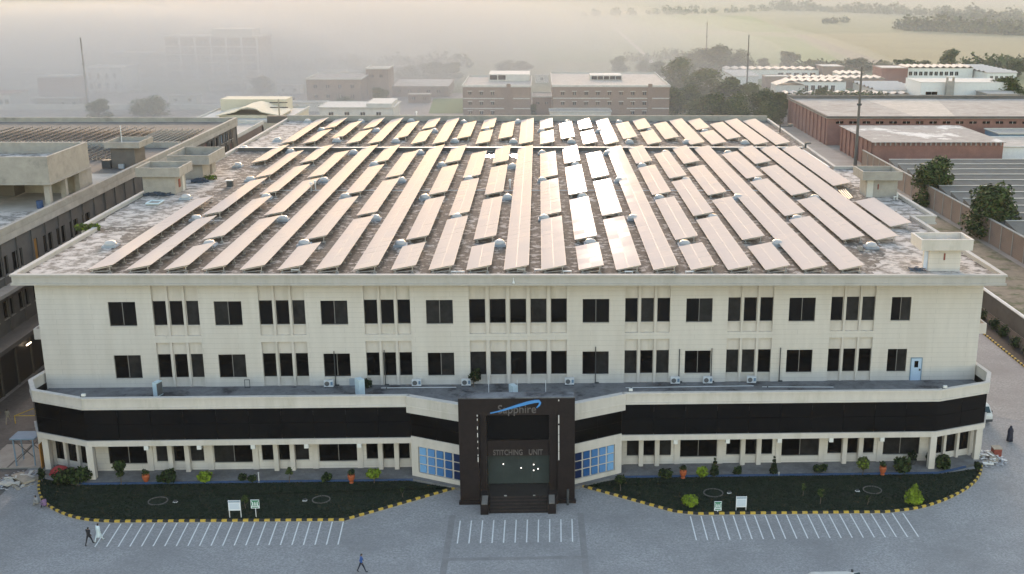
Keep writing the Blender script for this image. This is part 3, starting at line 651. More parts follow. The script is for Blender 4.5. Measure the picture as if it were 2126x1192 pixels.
# ------------------------------------------------------------------ solar tables on the roof
K = .976
NC = 24
def colx(k): return (-45.39+(41.8+45.39)/23*k)*K
def dep(y): return (y+108)*K-108
F_, A0, A1, B0, B1, C0, C1, D0, D1, E0, E1, F0, G0 = [dep(y) for y in (2.65, 12.8, 16.1, 26.9, 29.3, 39.5, 43.0, 53.3, 56.1, 65.5, 69.5, 79.5, 86.2)]
H0, H1, H2, H3, J0, J1 = [dep(y) for y in (90.6, 106.3, 110.2, 124.3, 97.2, 118.9)]
segL = [(F_, G0)]; segP = [(F_, A0), (A1, C0), (C1, E0), (E1, G0)]; segQ = [(F_, B0), (B1, D0), (D1, F0)]
bL = [(H0, H3)]; bP = [(H0, H1), (H2, H3)]; bQ = [(J0, J1)]
front = {0: [(F_, C0), (E1, G0)], 1: segQ, 2: segP, 3: segQ, 4: segL, 5: segP, 6: segQ, 7: segL, 8: segP, 9: segQ, 10: segP, 11: segL, 12: segQ, 13: segP, 14: segQ, 15: segL, 16: segP, 17: segQ, 18: segP, 19: segL, 20: segQ,
         21: segP[1:], 22: [(A1, G0)], 23: [(dep(23.2), C0-.6), (dep(50.2), G0)]}
back = 'LPQPLQPLQPQLPQPLQPQLPQLL'
TW, RISE, ZL = 2.48, .50, 18.83
ang = math.atan2(RISE, TW); SL = math.hypot(TW, RISE)
MOD_L = 2.12
mw, ml = SL/2-.012, MOD_L-.014
me_mod = MB(); me_mod.cur = 0
me_mod.quad((-mw/2+.025, -ml/2+.025, .021), (mw/2-.025, -ml/2+.025, .021), (mw/2-.025, ml/2-.025, .021), (-mw/2+.025, ml/2-.025, .021))
me_mod.cur = 1; me_mod.box(-mw/2, mw/2, -ml/2, ml/2, -.02, .0205)
ME_MOD = me_mod.mesh('solar_module', ['solar_sky_tint', 'alu'])
ME_LEG_S = MB().box(-.035, .035, -.035, .035, 0, .40).mesh('leg', 'frame_galv'); ME_LEG_T = MB().box(-.035, .035, -.035, .035, 0, .74).mesh('leg', 'frame_galv')
ME_FOOT = MB().box(-.16, .16, -.16, .16, 0, .12).mesh('foot_block', 'concrete'); ME_RAF = MB().beam((-TW*.42, 0, -RISE*.42), (TW*.42, 0, RISE*.42), .05, .08).mesh('rafter', 'frame_galv')
def solar_table(k, y0, y1, label):
    x0 = colx(k); dy = -.021*(x0+TW/2); y0 += dy; y1 += dy
    n = max(2, round((y1-y0)/MOD_L)); st = (y1-y0)/n; xc = x0+TW/2; zc = ZL+RISE/2
    t = thing('solar_table', (xc, y0, ZR), label, 'solar table', 'solar tables on the factory roof')
    for i in range(n):
        for sgn in (-1, 1):
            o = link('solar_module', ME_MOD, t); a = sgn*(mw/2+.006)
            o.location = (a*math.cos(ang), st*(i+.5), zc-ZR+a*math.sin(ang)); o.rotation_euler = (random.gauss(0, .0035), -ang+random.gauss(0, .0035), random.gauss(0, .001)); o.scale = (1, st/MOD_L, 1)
    L = y1-y0
    for a in (-.30*TW, .30*TW):
        z = zc-ZR+a*RISE/TW-.075; mb = MB(); mb.beam((a, .02, z), (a, L-.02, z), .05, .06)
        link('rail', mb.mesh('rail', 'frame_galv'), t)
    m = max(2, round(L/4.2)+1)
    for i in range(m):
        y = .25+(L-.5)*i/(m-1)
        o = link('rafter', ME_RAF, t); o.location = (0, y, zc-ZR-.15)
        for a, me in ((-TW*.34, ME_LEG_S), (TW*.34, ME_LEG_T)):
            o = link('leg', me, t); h = zc-ZR+a*RISE/TW-.19; o.location = (a, y, .0); o.scale = (1, 1, h/(.40 if a < 0 else .74))
            o = link('foot_block', ME_FOOT, t); o.location = (a, y, 0)
    if y0 < 5:
        mb = MB().beam((-TW*.36, -.12, .16), (TW*.36, -.12, .34), .07, .05); link('front_brace', mb.mesh('front_brace', 'frame_galv'), t)
NAMES = {1: ['only'], 2: ['nearer', 'farther'], 3: ['nearest', 'middle', 'farthest'], 4: ['nearest', 'second', 'third', 'farthest']}
def colname(k): return 'leftmost' if k == 0 else 'rightmost' if k == NC-1 else (ordn(k+1)+' from left' if k < 12 else ordn(NC-k)+' from right')
for k in range(NC):
    s = front[k]
    for i, (a, b) in enumerate(s):
        ln = 'long' if b-a > 30 else 'short'
        solar_table(k, a, b, ('%s %s solar table in column %s, main roof field' % (NAMES[len(s)][i], ln, colname(k))).replace('only long', 'single long'))
    s = {'L': bL, 'P': bP, 'Q': bQ}[back[k]]
    for i, (a, b) in enumerate(s):
        solar_table(k, a, b, ('%s solar table in column %s, beyond the roof upstand' % ('single' if len(s) == 1 else NAMES[len(s)][i], colname(k))))

# ------------------------------------------------------------------ dome skylights
DOM = [(229.7, 510), (386, 412), (407.7, 456), (435, 509), (553.3, 411), (587.7, 457), (638.8, 253), (575.9, 292), (507, 309), (603, 316), (493.8, 345), (520, 374), (699.4, 293), (734.5, 318), (673, 376), (667.5, 271), (749.6, 253), (717, 410), (782, 272), (821.5, 294), (944, 294), (901.5, 273), (854, 252), (871.6, 318), (917, 344), (777, 343), (833, 376), (882, 412), (779, 455), (631.7, 508), (831.6, 509), (949, 453), (1037, 508), (1054, 412), (962.7, 255), (1011, 271), (1075.6, 254), (1066, 295), (1064, 347), (974, 374), (1123.8, 273), (1178, 255), (1186.5, 295), (1244, 274), (1125.8, 319), (1195, 344), (1261, 320), (1125.8, 376), (1209.7, 410), (1285, 377), (1129.6, 455), (1306.6, 296), (1425.6, 296), (1546.6, 297), (1286, 255), (1463.8, 274), (1350, 273), (1382, 319), (1511.4, 319), (1333.5, 346), (1532, 412), (1368.7, 413), (1424.5, 376), (1573.5, 376), (1480, 454), (1655, 456), (1691, 413), (1225.8, 506), (1421, 509), (1314, 455), (1613.5, 508), (1808.8, 513)]
P = [az(u, v, ZR+.1) for u, v in DOM]
prof = [(.70*math.cos(t)**.8 if t < 1.57 else .02, .50*math.sin(t)) for t in [i*1.5708/7 for i in range(8)]]; prof[-1] = (.03, .50)
ME_DOME = MB().lathe(prof, (0, 0, .24), 20).mesh('dome', 'dome', smooth=True); ME_CURB = MB().box(-.78, .78, -.78, .78, 0, .24).mesh('curb', 'dome_curb')
rows = {}
for p in P: rows.setdefault(min(range(20), key=lambda r: abs(dep(6.0*r+8)-p.y)), []).append(p)
rk = sorted(rows)
for ri, r in enumerate(rk):
    L = sorted(rows[r], key=lambda p: p.x)
    for i, p in enumerate(L):
        lab = 'white skylight dome, %s from left in %s skylight row from the front' % (ordn(i+1) if len(L) > 1 else 'only one', ordn(ri+1))
        t = thing('skylight_dome', (p.x, p.y, ZR), lab, 'skylight', 'dome skylights on the roof')
        link('curb', ME_CURB, t); link('dome', ME_DOME, t); t.scale = (.92, .92, .92)

# ------------------------------------------------------------------ small things on the main roof
for i, (u, v) in enumerate(((612, 563), (945, 567), (955, 567), (1082, 562), (1118, 563), (1178, 566), (1306, 567), (1432, 567))):
    p = az(u, v, ZR+.2); t = thing('junction_box', (p.x, p.y+.3, ZR), 'white junction box on the roof edge, %s from left' % ordn(i+1), 'electric box', 'junction boxes along the front roof edge')
    MB().box(-.42, .42, -.06, .06, .22, .34).build('cover', 'steel_white', t, (0, 0, 0)); MB().box(-.40, -.33, -.04, .04, 0, .22).build('leg', 'frame_galv', t, (0, 0, 0)); MB().box(.33, .40, -.04, .04, 0, .22).build('leg', 'frame_galv', t, (0, 0, 0))
def simple(name, label, cat, loc, parts, group=None, rz=0):
    t = thing(name, loc, label, cat, group); t.rotation_euler.z = rz
    for nm, mb, m in parts: link(nm, mb.mesh(nm, m), t)
    return t
p = az(1066, 580, 18.4)
simple('security_camera', 'small white camera hanging from the roof fascia above centre', 'camera', (-2.6, -2.15, 18.1), [('bracket', MB().box(-.04, .04, -.12, .12, .25, .5), 'steel_white'), ('housing', MB().lathe([(.05, .25), (.10, .12), (.14, 0), (.10, -.08)], (0, -.05, 0), 12), 'steel_white')])
for u, v, lab in ((322, 424, 'grey metal tray lying on the roof near left stair house'), (1785, 520, 'small grey concrete block on the bare roof corner'), (1800, 522, 'flat pale slab beside the concrete block on roof')):
    p = az(u, v, ZR); w, d_, h = (1.6, 2.2, .35) if u == 322 else ((.42, .5, .45) if u == 1785 else (.6, .5, .08))
    mb = MB().box(-w/2, w/2, -d_/2, d_/2, 0, h*.6); m2 = MB(); ring(m2, [(-w/2-.03, -d_/2-.03), (w/2+.03, -d_/2-.03), (w/2+.03, d_/2+.03), (-w/2-.03, d_/2+.03)], [(-w/2+.08, -d_/2+.08), (w/2-.08, -d_/2+.08), (w/2-.08, d_/2-.08), (-w/2+.08, d_/2-.08)], h*.6, h)
    simple('roof_block', lab, 'block', (p.x, p.y, ZR), [('base', mb, 'off_white' if u == 1800 else 'concrete'), ('rim', m2, 'bluish_white' if u == 322 else 'concrete')])
def heap(n, rx, ry, h, smin, smax, m, seed, flat=.5):
    rnd = random.Random(seed); mb = MB()
    for i in range(n):
        a = rnd.uniform(0, 6.283); r = math.sqrt(rnd.random()); x = r*rx*math.cos(a); y = r*ry*math.sin(a); z = h*(1-r)*rnd.random()
        L = rnd.uniform(smin, smax); t = rnd.uniform(0, 3.14); e = rnd.uniform(-.3, .3)
        d = Vector((math.cos(t)*math.cos(e), math.sin(t)*math.cos(e), math.sin(e)))*L/2; c = Vector((x, y, z+.08))
        mb.beam(c-d, c+d, L*rnd.uniform(.2, .6), L*rnd.uniform(.06, .25)*flat*2)
    return mb
def heap_thing(name, label, cat, loc, spec, seed, each=12):
    """pile whose larger pieces are parts of their own and whose crumbs are one part"""
    t = thing(name, loc, label, cat); rnd = random.Random(seed)
    for (pn, n, rx, ry, h, s0, s1, m, stuff) in spec:
        if stuff: tag(link(pn, heap(n, rx, ry, h, s0, s1, m, seed).mesh(pn, m), t), kind='stuff'); continue
        for i in range(n):
            a = rnd.uniform(0, 6.283); r = math.sqrt(rnd.random()); L = rnd.uniform(s0, s1); tt = rnd.uniform(0, 3.14); e = rnd.uniform(-.15, .15)
            c = Vector((r*rx*math.cos(a), r*ry*math.sin(a), h*(1-r)+.1)); d = Vector((math.cos(tt)*math.cos(e), math.sin(tt)*math.cos(e), math.sin(e)))*L/2
            link(pn, MB().beam(c-d, c+d, L*rnd.uniform(.12, .4), L*rnd.uniform(.03, .1)).mesh(pn, m), t)
    return t
p = az(330, 402, ZR); heap_thing('tarpaulin_heap', 'dark bundle of tarpaulin and pipes below left stair house', 'heap', (p.x, p.y-1.0, ZR), [('scrap', 120, 2.2, .8, .5, .3, .9, 'bundle', True), ('pipe', 6, 2.0, .6, .2, 1.0, 2.0, 'steel_dark', False)], 3)
p = az(415, 378, ZR); heap_thing('scrap_heap', 'dark round scrap heap on roof behind left stair houses', 'heap', (p.x, p.y, ZR), [('scrap', 90, 1.1, 1.0, .7, .3, .8, 'bundle', True)], 5)
p = az(478, 387, ZR); simple('dark_box', 'black open box with white top on roof beside left tables', 'box', (p.x, p.y, ZR), [('body', MB().box(-.4, .4, -.3, .3, 0, .8), 'steel_dark'), ('lid', MB().box(-.55, .45, -.35, .35, .802, .9), 'steel_white')])
p = az(1930, 556, ZR); heap_thing('scrap_heap', 'small dark rag heap at foot of front right stair house', 'heap', (37.9, .6, ZR), [('scrap', 40, .8, .5, .25, .2, .6, 'bundle', True)], 8)
p = az(1625, 275, ZR)
simple('floodlight_stand', 'dark floodlight stand on the right roof parapet far back', 'floodlight', (44.6, 100, 18.9), [('post', MB().box(-.1, .1, -.1, .1, 0, 1.6), 'steel_dark'), ('arm', MB().box(-.1, 2.2, -.06, .06, 1.1, 1.25), 'steel_dark'), ('lamp', MB().box(1.4, 2.4, -.25, .25, 1.25, 1.6), 'ac_grille')])
simple('floodlight_stand', 'dark floodlight stand on right parapet by the roof upstand', 'floodlight', (44.9, 80.5, 18.9), [('post', MB().box(-.15, .15, -.1, .1, 0, .7), 'steel_dark'), ('lamp', MB().box(-.1, .9, -.2, .2, .702, 1.0), 'ac_grille')])
simple('white_gutter', 'long white gutter lying along right roof edge', 'gutter', (44.4, 62.5, ZR), [('trough', MB().box(-.12, .12, 0, 17.5, .02, .3), 'steel_white'), ('end_cap', MB().box(-.16, .16, -.1, -.003, .0, .32), 'steel_white')])
for u, v, lab in ((646, 398, 'left one of two small white vent pipes between solar columns'), (655, 394, 'right one of two small white vent pipes between solar columns'), (1059, 391, 'small white vent pipe beside the long central solar column'), (865, 244, 'white vent pipe standing at the back parapet')):
    p = az(u, v, ZR); simple('vent_pipe', lab, 'vent', (p.x, p.y, ZR), [('pipe', MB().tube((0, 0, 0), (0, 0, 1.0), .09), 'steel_white'), ('cowl', MB().lathe([(.2, 1.0), (.2, 1.2), (.05, 1.3)], (0, 0, 0), 10), 'steel_white')])
p = az(1808, 402, ZR)
simple('water_tap_stand', 'white plastic chair by the wall of middle right stair house', 'chair', (47.0, 37.2, ZR), [('seat', MB().box(-.25, .25, -.25, .25, .42, .47), 'white_paint'), ('backrest', MB().box(.19, .25, -.25, .25, .47, .95), 'white_paint')]+[('leg', MB().box(a-.03, a+.03, b-.03, b+.03, 0, .42), 'white_paint') for a in (-.2, .2) for b in (-.2, .2)]).name = 'plastic_chair'
p = az(1790, 385, ZR); simple('pipe_rack', 'pale pipes lying beside the right solar column near stair house', 'pipes', (40.5, 38.5, ZR), [('pipe', MB().tube((i*.35, -2+i*.6, .12), (i*.35+.6, 5+i*.3, .12), .07), 'frame_galv') for i in range(4)])
p = az(215, 452, ZR)

# ------------------------------------------------------------------ terrace things
ACL = [(687, 797), (866, 800), (969, 797), (1182, 795), (1400, 793), (1466, 790), (1558, 793)]
ac = None
for i, (u, v) in enumerate(ACL):
    p = az(u, v, ZT); y = min(p.y, -.55)
    lab = 'white air conditioner outdoor unit on terrace, %s from left along the wall' % ordn(i+1)
    t = thing('air_conditioner', (p.x, y, ZT), lab, 'air conditioner', 'air conditioners along the terrace wall')
    for nm, mb, m in (('body', MB().box(-.47, .47, -.17, .17, .12, .78), 'steel_white'), ('fan_grille', MB().lathe([(.24, 0), (.24, .03)], (0, 0, 0), 18), 'ac_grille'), ('foot', MB().box(-.4, -.3, -.2, .2, 0, .12), 'steel_dark'), ('foot', MB().box(.3, .4, -.2, .2, 0, .12), 'steel_dark'), ('side_panel', MB().box(.2, .42, -.185, -.172, .3, .65), 'steel_blue')):
        o = link(nm, mb.mesh(nm, m), t)
        if nm == 'fan_grille': o.rotation_euler.x = R(90); o.location = (-.16, -.17, .45)
for i, (u, v, w, h, rz) in enumerate(((329, 822, .45, 1.5, -.35), (748, 820, .62, 1.7, .6), (1066, 823, .55, 1.2, .5))):
    p = az(u, v, ZT); lab = ['tall white panel leaning at left end of the terrace', 'tall white cabinet unit standing on terrace left of portal', 'white cabinet unit standing behind the entrance portal'][i]
    simple('standing_unit', lab, 'cabinet', (p.x, p.y, ZT), [('body', MB().box(-w/2, w/2, -.45, .45, 0.05, h), 'bluish_white'), ('base', MB().box(-w/2-.02, w/2+.02, -.47, .47, 0, .05), 'steel_dark'), ('grille', MB().box(w/2+.002, w/2+.03, -.4, .4, .15, h-.12), 'ac_grille')], rz=rz)
p = az(738, 800, ZT); simple('condenser_unit', 'grey condenser box behind the tall white cabinet on terrace', 'air conditioner', (p.x-.2, p.y, ZT), [('body', MB().box(-.35, .35, -.25, .25, .06, .75), 'dome_curb'), ('foot', MB().box(-.35, .35, -.25, .25, 0, .06), 'steel_dark')])
for i, u in enumerate((1015, 1074, 1133)):
    p = az(u, 819, ZT); simple('white_pole', 'thin white pole on terrace behind portal, %s of three' % ['left', 'middle', 'right'][i], 'pole', (p.x, p.y, ZT), [('shaft', MB().tube((0, 0, .05), (0, 0, 1.5), .04), 'steel_white'), ('base', MB().lathe([(.14, 0), (.14, .05)], (0, 0, 0), 10), 'steel_white')], 'white poles on the terrace')
for i, (u, v0, v1) in enumerate(((697, 729, 795), (800, 727, 786), (1236, 720, 795), (1409, 725, 795), (1476, 723, 784), (1617, 722, 794))):
    a = ay(u, v1, -.1); b = ay(u+(0 if u < 1300 else 4), v0, -.1); z0 = max(a.z, ZT)
    simple('riser_pipe', 'dark vertical pipe against the first floor wall, %s from left' % ordn(i+1), 'pipe', (a.x, -.12, ZT), [('pipe', MB().tube((0, 0, 0), (0, 0, b.z-ZT), .05), 'steel_dark'), ('elbow', MB().box(-.08, .35, -.06, .06, .02, .14), 'steel_dark')], 'riser pipes on the facade')
MB_ = [((-16, -1.0), (-8.5, -1.0)), ((8.5, -1.6), (21.5, -1.4)), ((22.3, -1.7), (29.5, -2.0))]
for i, (a, b) in enumerate(MB_):
    simple('terrace_pipe', 'thin pale pipe lying along the terrace floor, %s from left' % ordn(i+1), 'pipe', (a[0], a[1], ZT), [('pipe', MB().tube((0, 0, .06), (b[0]-a[0], b[1]-a[1], .06), .04), 'steel_white'), ('clamp', MB().box(.5, .6, -.07, .07, 0, .11), 'steel_dark')])
p = az(516, 803, ZT); simple('metal_frame', 'small dark metal stand on terrace near left windows', 'stand', (p.x, -.5, ZT), [('post', MB().box(-.27, -.22, -.03, .03, 0, .9), 'steel_dark'), ('post', MB().box(.22, .27, -.03, .03, 0, .9), 'steel_dark'), ('rail', MB().box(-.22, .22, -.03, .03, .85, .9), 'steel_dark'), ('rail', MB().box(-.22, .22, -.03, .03, .05, .1), 'steel_dark')])
for u, v, lab in ((196, 823, 'left'), (1306, 816, 'middle'), (1945, 808, 'right')):
    p = az(u, v, ZT+.8); simple('flood_lamp', 'small white flood lamp on the terrace coping, %s one' % lab, 'lamp', (p.x, -6.9, 8.56), [('housing', MB().box(-.18, .18, -.1, .1, .08, .3), 'white_paint'), ('bracket', MB().box(-.3, .0, -.05, .05, 0, .08), 'steel_dark')], 'flood lamps on the coping')
# ------------------------------------------------------------------ plants
def leaf_cloud(rnd, blobs, n, s0, s1, squash=1.):
    """leaf-sized faces spread through the volume of several blobs, denser near their skins"""
    mb = MB(); W = [b[3]**2 for b in blobs]; T = sum(W)
    for i in range(n):
        r = rnd.uniform(0, T); k = 0
        while r > W[k]: r -= W[k]; k += 1
        bx, by, bz, br = blobs[k]
        d = Vector((rnd.gauss(0, 1), rnd.gauss(0, 1), rnd.gauss(0, 1))).normalized(); q = br*(rnd.random()**.35)*(1+.18*math.sin(5*d.x+3*d.z+bx)*math.cos(4*d.y+bz))
        c = Vector((bx, by, bz))+Vector((d.x, d.y, d.z*squash))*q
        nrm = (d+Vector((rnd.gauss(0, .7), rnd.gauss(0, .7), rnd.gauss(0, .7)+.3))).normalized()
        u = nrm.cross(Vector((rnd.gauss(0, 1), rnd.gauss(0, 1), rnd.gauss(0, 1)))).normalized(); v = nrm.cross(u); s = rnd.uniform(s0, s1); t = s*rnd.uniform(.45, .9)
        mb.cur = rnd.choice((0, 0, 0, 1, 1, 2)) if br > 0 else 0
        mb.quad(c-u*s-v*t*.4, c+u*s*.1-v*t, c+u*s+v*t*.3, c-u*s*.1+v*t)
    return mb
def trunk_mesh(rnd, h, r, limbs, lean=.1):
    mb = MB(); p = Vector((0, 0, 0)); n = 5; pts = [p]
    for i in range(n): p = p+Vector((rnd.uniform(-lean, lean), rnd.uniform(-lean, lean), h/n)); pts.append(p)
    for i in range(n): mb.tube(pts[i], pts[i+1], r*(1-.13*i), r*(1-.13*(i+1)), 7)
    for i in range(limbs):
        k = rnd.randint(2, n); a = rnd.uniform(0, 6.283); L = h*rnd.uniform(.5, .85); e = rnd.uniform(.5, 1.1)
        q = pts[k]+Vector((math.cos(a)*math.cos(e), math.sin(a)*math.cos(e), math.sin(e)))*L*.5; q2 = q+Vector((math.cos(a)*.6, math.sin(a)*.6, .75))*L*.5
        mb.tube(pts[k], q, r*.45, r*.28, 5); mb.tube(q, q2, r*.28, r*.1, 5)
    return mb
TREES = []
def tree_variant(seed, H, RW, n, mats, th=.3, nb=9, leaf=.22):
    rnd = random.Random(seed); bl = []
    for i in range(nb):
        a = rnd.uniform(0, 6.283); z = rnd.uniform(th+.12, .92); w = math.sin(min(1, (1-z)/(1-th)+.25)*1.5)
        rr = RW*w*rnd.uniform(.2, .62); br = RW*rnd.uniform(.32, .55)
        bl.append((rr*math.cos(a), rr*math.sin(a), H*z-br*.4, br))
    bl.append((0, 0, H*(th+.42), RW*.62))
    return (trunk_mesh(rnd, H*(th+.2), H*.026+.05, 7).mesh('trunk', 'bark'), leaf_cloud(rnd, bl, n, leaf*.6, leaf*1.25).mesh('crown', mats))
TREES.append(tree_variant(1, 8, 3.2, 5600, ['leaf_mid', 'leaf_dark', 'leaf_olive'], .10, 12))
TREES.append(tree_variant(2, 8, 3.6, 5200, ['leaf_dark', 'leaf_mid', 'leaf_olive'], .12, 13))
TREES.append(tree_variant(3, 8, 2.7, 4600, ['leaf_olive', 'leaf_mid', 'leaf_dark'], .05, 12))
TREES.append(tree_variant(4, 8, 4.4, 5600, ['leaf_mid', 'leaf_olive', 'leaf_dark'], .0, 15))
TREES.append(tree_variant(5, 8, 3.4, 4600, ['leaf_olive', 'leaf_olive', 'leaf_mid'], .0, 12))
def tree(name, label, u, v, top, wpx, var, group='trees', y=None, sq=1.):
    """u, v: foot of the tree in the photo; top: row of its tip; wpx: crown width in photo pixels"""
    p = az(u, v, 0) if y is None else Vector((ay(u, 300, y).x, y, 0))
    d = (p-CAM).dot(CF); h = max(2.0, ay(u, top, p.y).z); w = wpx/FPX*d*1.22; rw = (3.2, 3.6, 2.7, 4.4, 3.4)[var]*.92
    t = thing(name, (p.x, p.y, 0), label, 'tree', group); sx = w/2/rw; t.scale = (sx, sx, h/8*sq); t.rotation_euler.z = random.uniform(0, 6.28)
    link('trunk', TREES[var][0], t); link('crown', TREES[var][1], t)
    return t
# trees seen one by one: foot pixel, tip row, crown width
tree('bushy_tree', 'dark bushy tree by boundary wall in front of stepped roof', 1932, 425, 318, 78, 0, 'trees by the boundary wall')
tree('bushy_tree', 'broad dark tree at right picture edge by boundary wall', 2052, 495, 378, 102, 1, 'trees by the boundary wall')
FT = [('grey green tree standing alone left behind the dirt road', 205, 246, 203, 46, 0), ('rounded hazy tree left of the cream arched building', 310, 240, 194, 68, 3), ('low wide tree crown behind the left roof panels', 262, 290, 261, 84, 3), ('round hazy tree above the cream arched building', 545, 194, 157, 44, 1),
      ('hazy shrub tree below the middle brick block', 715, 222, 196, 42, 3), ('small tree beside the low white roof', 790, 222, 178, 36, 0), ('dark round hazy tree left of the brick hostel', 900, 165, 128, 56, 1), ('second dark round tree left of the brick hostel', 935, 163, 127, 50, 0), ('tree behind the low pale hall roof', 845, 165, 132, 50, 3), ('far small tree beside the middle brick block', 770, 165, 145, 36, 4),
      ('hazy tree behind roof of the left brick hostel', 1050, 150, 122, 40, 3), ('another hazy tree behind the left brick hostel', 1085, 150, 124, 40, 0), ('tall leafy tree between brick hostel and grass strip', 1402, 238, 176, 44, 2), ('small tree at gap between the brick hostels', 1105, 240, 214, 22, 0),
      ('pale tree by field path behind right hostel', 1285, 150, 116, 34, 4), ('large tree right of the field path', 1405, 190, 120, 62, 4), ('second tree beside the field path end', 1362, 160, 124, 36, 2),
      ('left tree of the tall clump behind zigzag houses', 1440, 150, 95, 64, 3), ('middle tree of the tall clump behind zigzag houses', 1490, 152, 93, 70, 1), ('right tree of the tall clump behind zigzag houses', 1540, 150, 98, 58, 3), ('low tree at foot of the tall clump', 1460, 205, 142, 84, 4),
      ('round tree alone behind the zigzag roofs', 1637, 142, 104, 46, 0), ('small bush tree right of the tall clump', 1585, 146, 118, 26, 2), ('dense tree in front of zigzag houses, leftmost', 1480, 250, 192, 60, 1), ('dense tree in front of zigzag houses, second', 1530, 250, 186, 66, 3), ('dense tree in front of zigzag houses, third', 1585, 245, 184, 62, 1), ('dense tree beside corner of long brick warehouse', 1622, 244, 186, 50, 0), ('pale bush in front of the dense trees', 1445, 245, 206, 46, 4), ('another pale bush beside the grass strip', 1500, 250, 214, 54, 4),
      ('bush row tree behind zigzag roofs, first from left', 1690, 148, 124, 48, 1), ('bush row tree behind zigzag roofs, second from left', 1735, 148, 123, 46, 3), ('bush row tree behind zigzag roofs, third from left', 1780, 150, 120, 52, 1), ('bush row tree behind zigzag roofs, fourth from left', 1835, 148, 124, 40, 3), ('bush row tree behind zigzag roofs, fifth from left', 1885, 145, 122, 36, 1), ('bush row tree behind zigzag roofs, sixth from left', 1915, 146, 124, 36, 0), ('tall poplar shaped tree before the tan field', 1967, 148, 97, 40, 2), ('small pointed tree right of the poplar shaped tree', 2048, 158, 120, 24, 2), ('hazy tree near right edge behind housing wing', 2110, 160, 122, 44, 0),
      ('dark tree right of the housing wing', 2085, 212, 158, 62, 1), ('darker tree at right picture edge beside grey shed', 2120, 220, 186, 56, 1), ('leafy shrub tree below the housing wing', 2040, 175, 160, 40, 3), ('shrub before the front zigzag roof', 1705, 214, 178, 26, 0), ('broad tree left of the dense front trees', 1430, 226, 168, 60, 3), ('bushy tree between pale bushes and tall clump', 1510, 218, 156, 64, 0), ('bushy tree under the first thin pole', 1560, 222, 172, 54, 4), ('round bush tree at back right roof corner', 1600, 256, 206, 56, 3), ('olive tree beside the field path bend', 1420, 168, 118, 50, 4), ('low olive tree behind right hostel roof', 1340, 148, 122, 36, 3)]
for lab, u, v, top, w, var in FT: tree('background_tree', lab, u, v, top, w, var, 'background trees')
# far hedgerows and woods that read as one mass
rnd = random.Random(11); mb = MB()
for (u0, v0, u1, v1, n, h) in ((560, 148, 960, 140, 26, 7), (1300, 128, 1420, 124, 8, 6), (1860, 62, 2126, 72, 40, 11), (1600, 20, 2126, 40, 46, 12), (1400, 30, 1620, 22, 14, 9), (1200, 34, 1420, 30, 12, 9), (1940, 50, 2126, 48, 26, 11), (1700, 50, 1760, 46, 6, 8), (1990, 150, 2126, 142, 12, 7), (1630, 206, 1840, 210, 34, 3.2), (1650, 148, 1920, 146, 30, 5), (1960, 66, 2126, 74, 30, 9)):
    for i in range(n):
        t = (i+rnd.random())/n; p = az(u0+(u1-u0)*t, v0+(v1-v0)*t+rnd.uniform(-1, 1), 0); hh = h*rnd.uniform(.6, 1.2)
        bl = leaf_cloud(rnd, [(p.x, p.y, hh*.5, hh*.62), (p.x+hh*.5, p.y, hh*.35, hh*.45)], 90, hh*.10, hh*.22)
        o = len(mb.v); mb.v += bl.v; mb.f += [tuple(o+i for i in f) for f in bl.f]; mb.m += bl.m
tag(mb.build('far_wood', ['leaf_mid', 'leaf_dark', 'leaf_olive']), 'far hedgerows and woods fading into the haze', 'trees', kind='stuff')

def shrub(name, label, u, v, w, h, m, shape='ball', n=700, z0=.1, cat='shrub', stem=.0, y=None, group='garden plants'):
    p = az(u, v, z0); t = thing(name, (p.x, p.y if y is None else y, z0), label, cat, group); rnd = random.Random(int(u*7+v)); r = w/2
    if shape == 'ball': bl = [(0, 0, stem+h/2, r*.85), (r*.25, 0, stem+h*.45, r*.6), (-r*.3, .1, stem+h*.5, r*.6)]; sq = h/w
    elif shape == 'double': bl = [(0, 0, stem+h*.8, r), (0, 0, stem+h*.35, r*.62)]; sq = .9
    elif shape == 'cone': bl = [(0, 0, stem+h*.25, r), (0, 0, stem+h*.5, r*.72), (0, 0, stem+h*.72, r*.45), (0, 0, stem+h*.9, r*.25)]; sq = .8
    elif shape == 'wide': bl = [(r*q, rnd.uniform(-.2, .2), stem+h*.45, h*.5) for q in (-.75, -.4, 0, .4, .75)]; sq = .9
    else: bl = [(rnd.uniform(-r, r)*.6, rnd.uniform(-r, r)*.6, stem+h*rnd.uniform(.4, .9), r*rnd.uniform(.3, .5)) for _ in range(6)]; sq = 1
    mats = {'lime': ['leaf_lime', 'leaf_lime', 'leaf_olive'], 'dark': ['leaf_dark', 'leaf_black', 'leaf_mid'], 'mid': ['leaf_mid', 'leaf_dark', 'leaf_olive'], 'black': ['leaf_black', 'leaf_dark', 'leaf_black'], 'olive': ['leaf_olive', 'leaf_mid', 'leaf_lime']}[m]
    link('foliage', leaf_cloud(rnd, bl, n, .05+w*.03, .09+w*.05, sq).mesh('foliage', mats), t)
    link('stem', trunk_mesh(rnd, max(.15, stem+h*.5), .04+w*.012, 3, .03).mesh('stem', 'bark'), t)
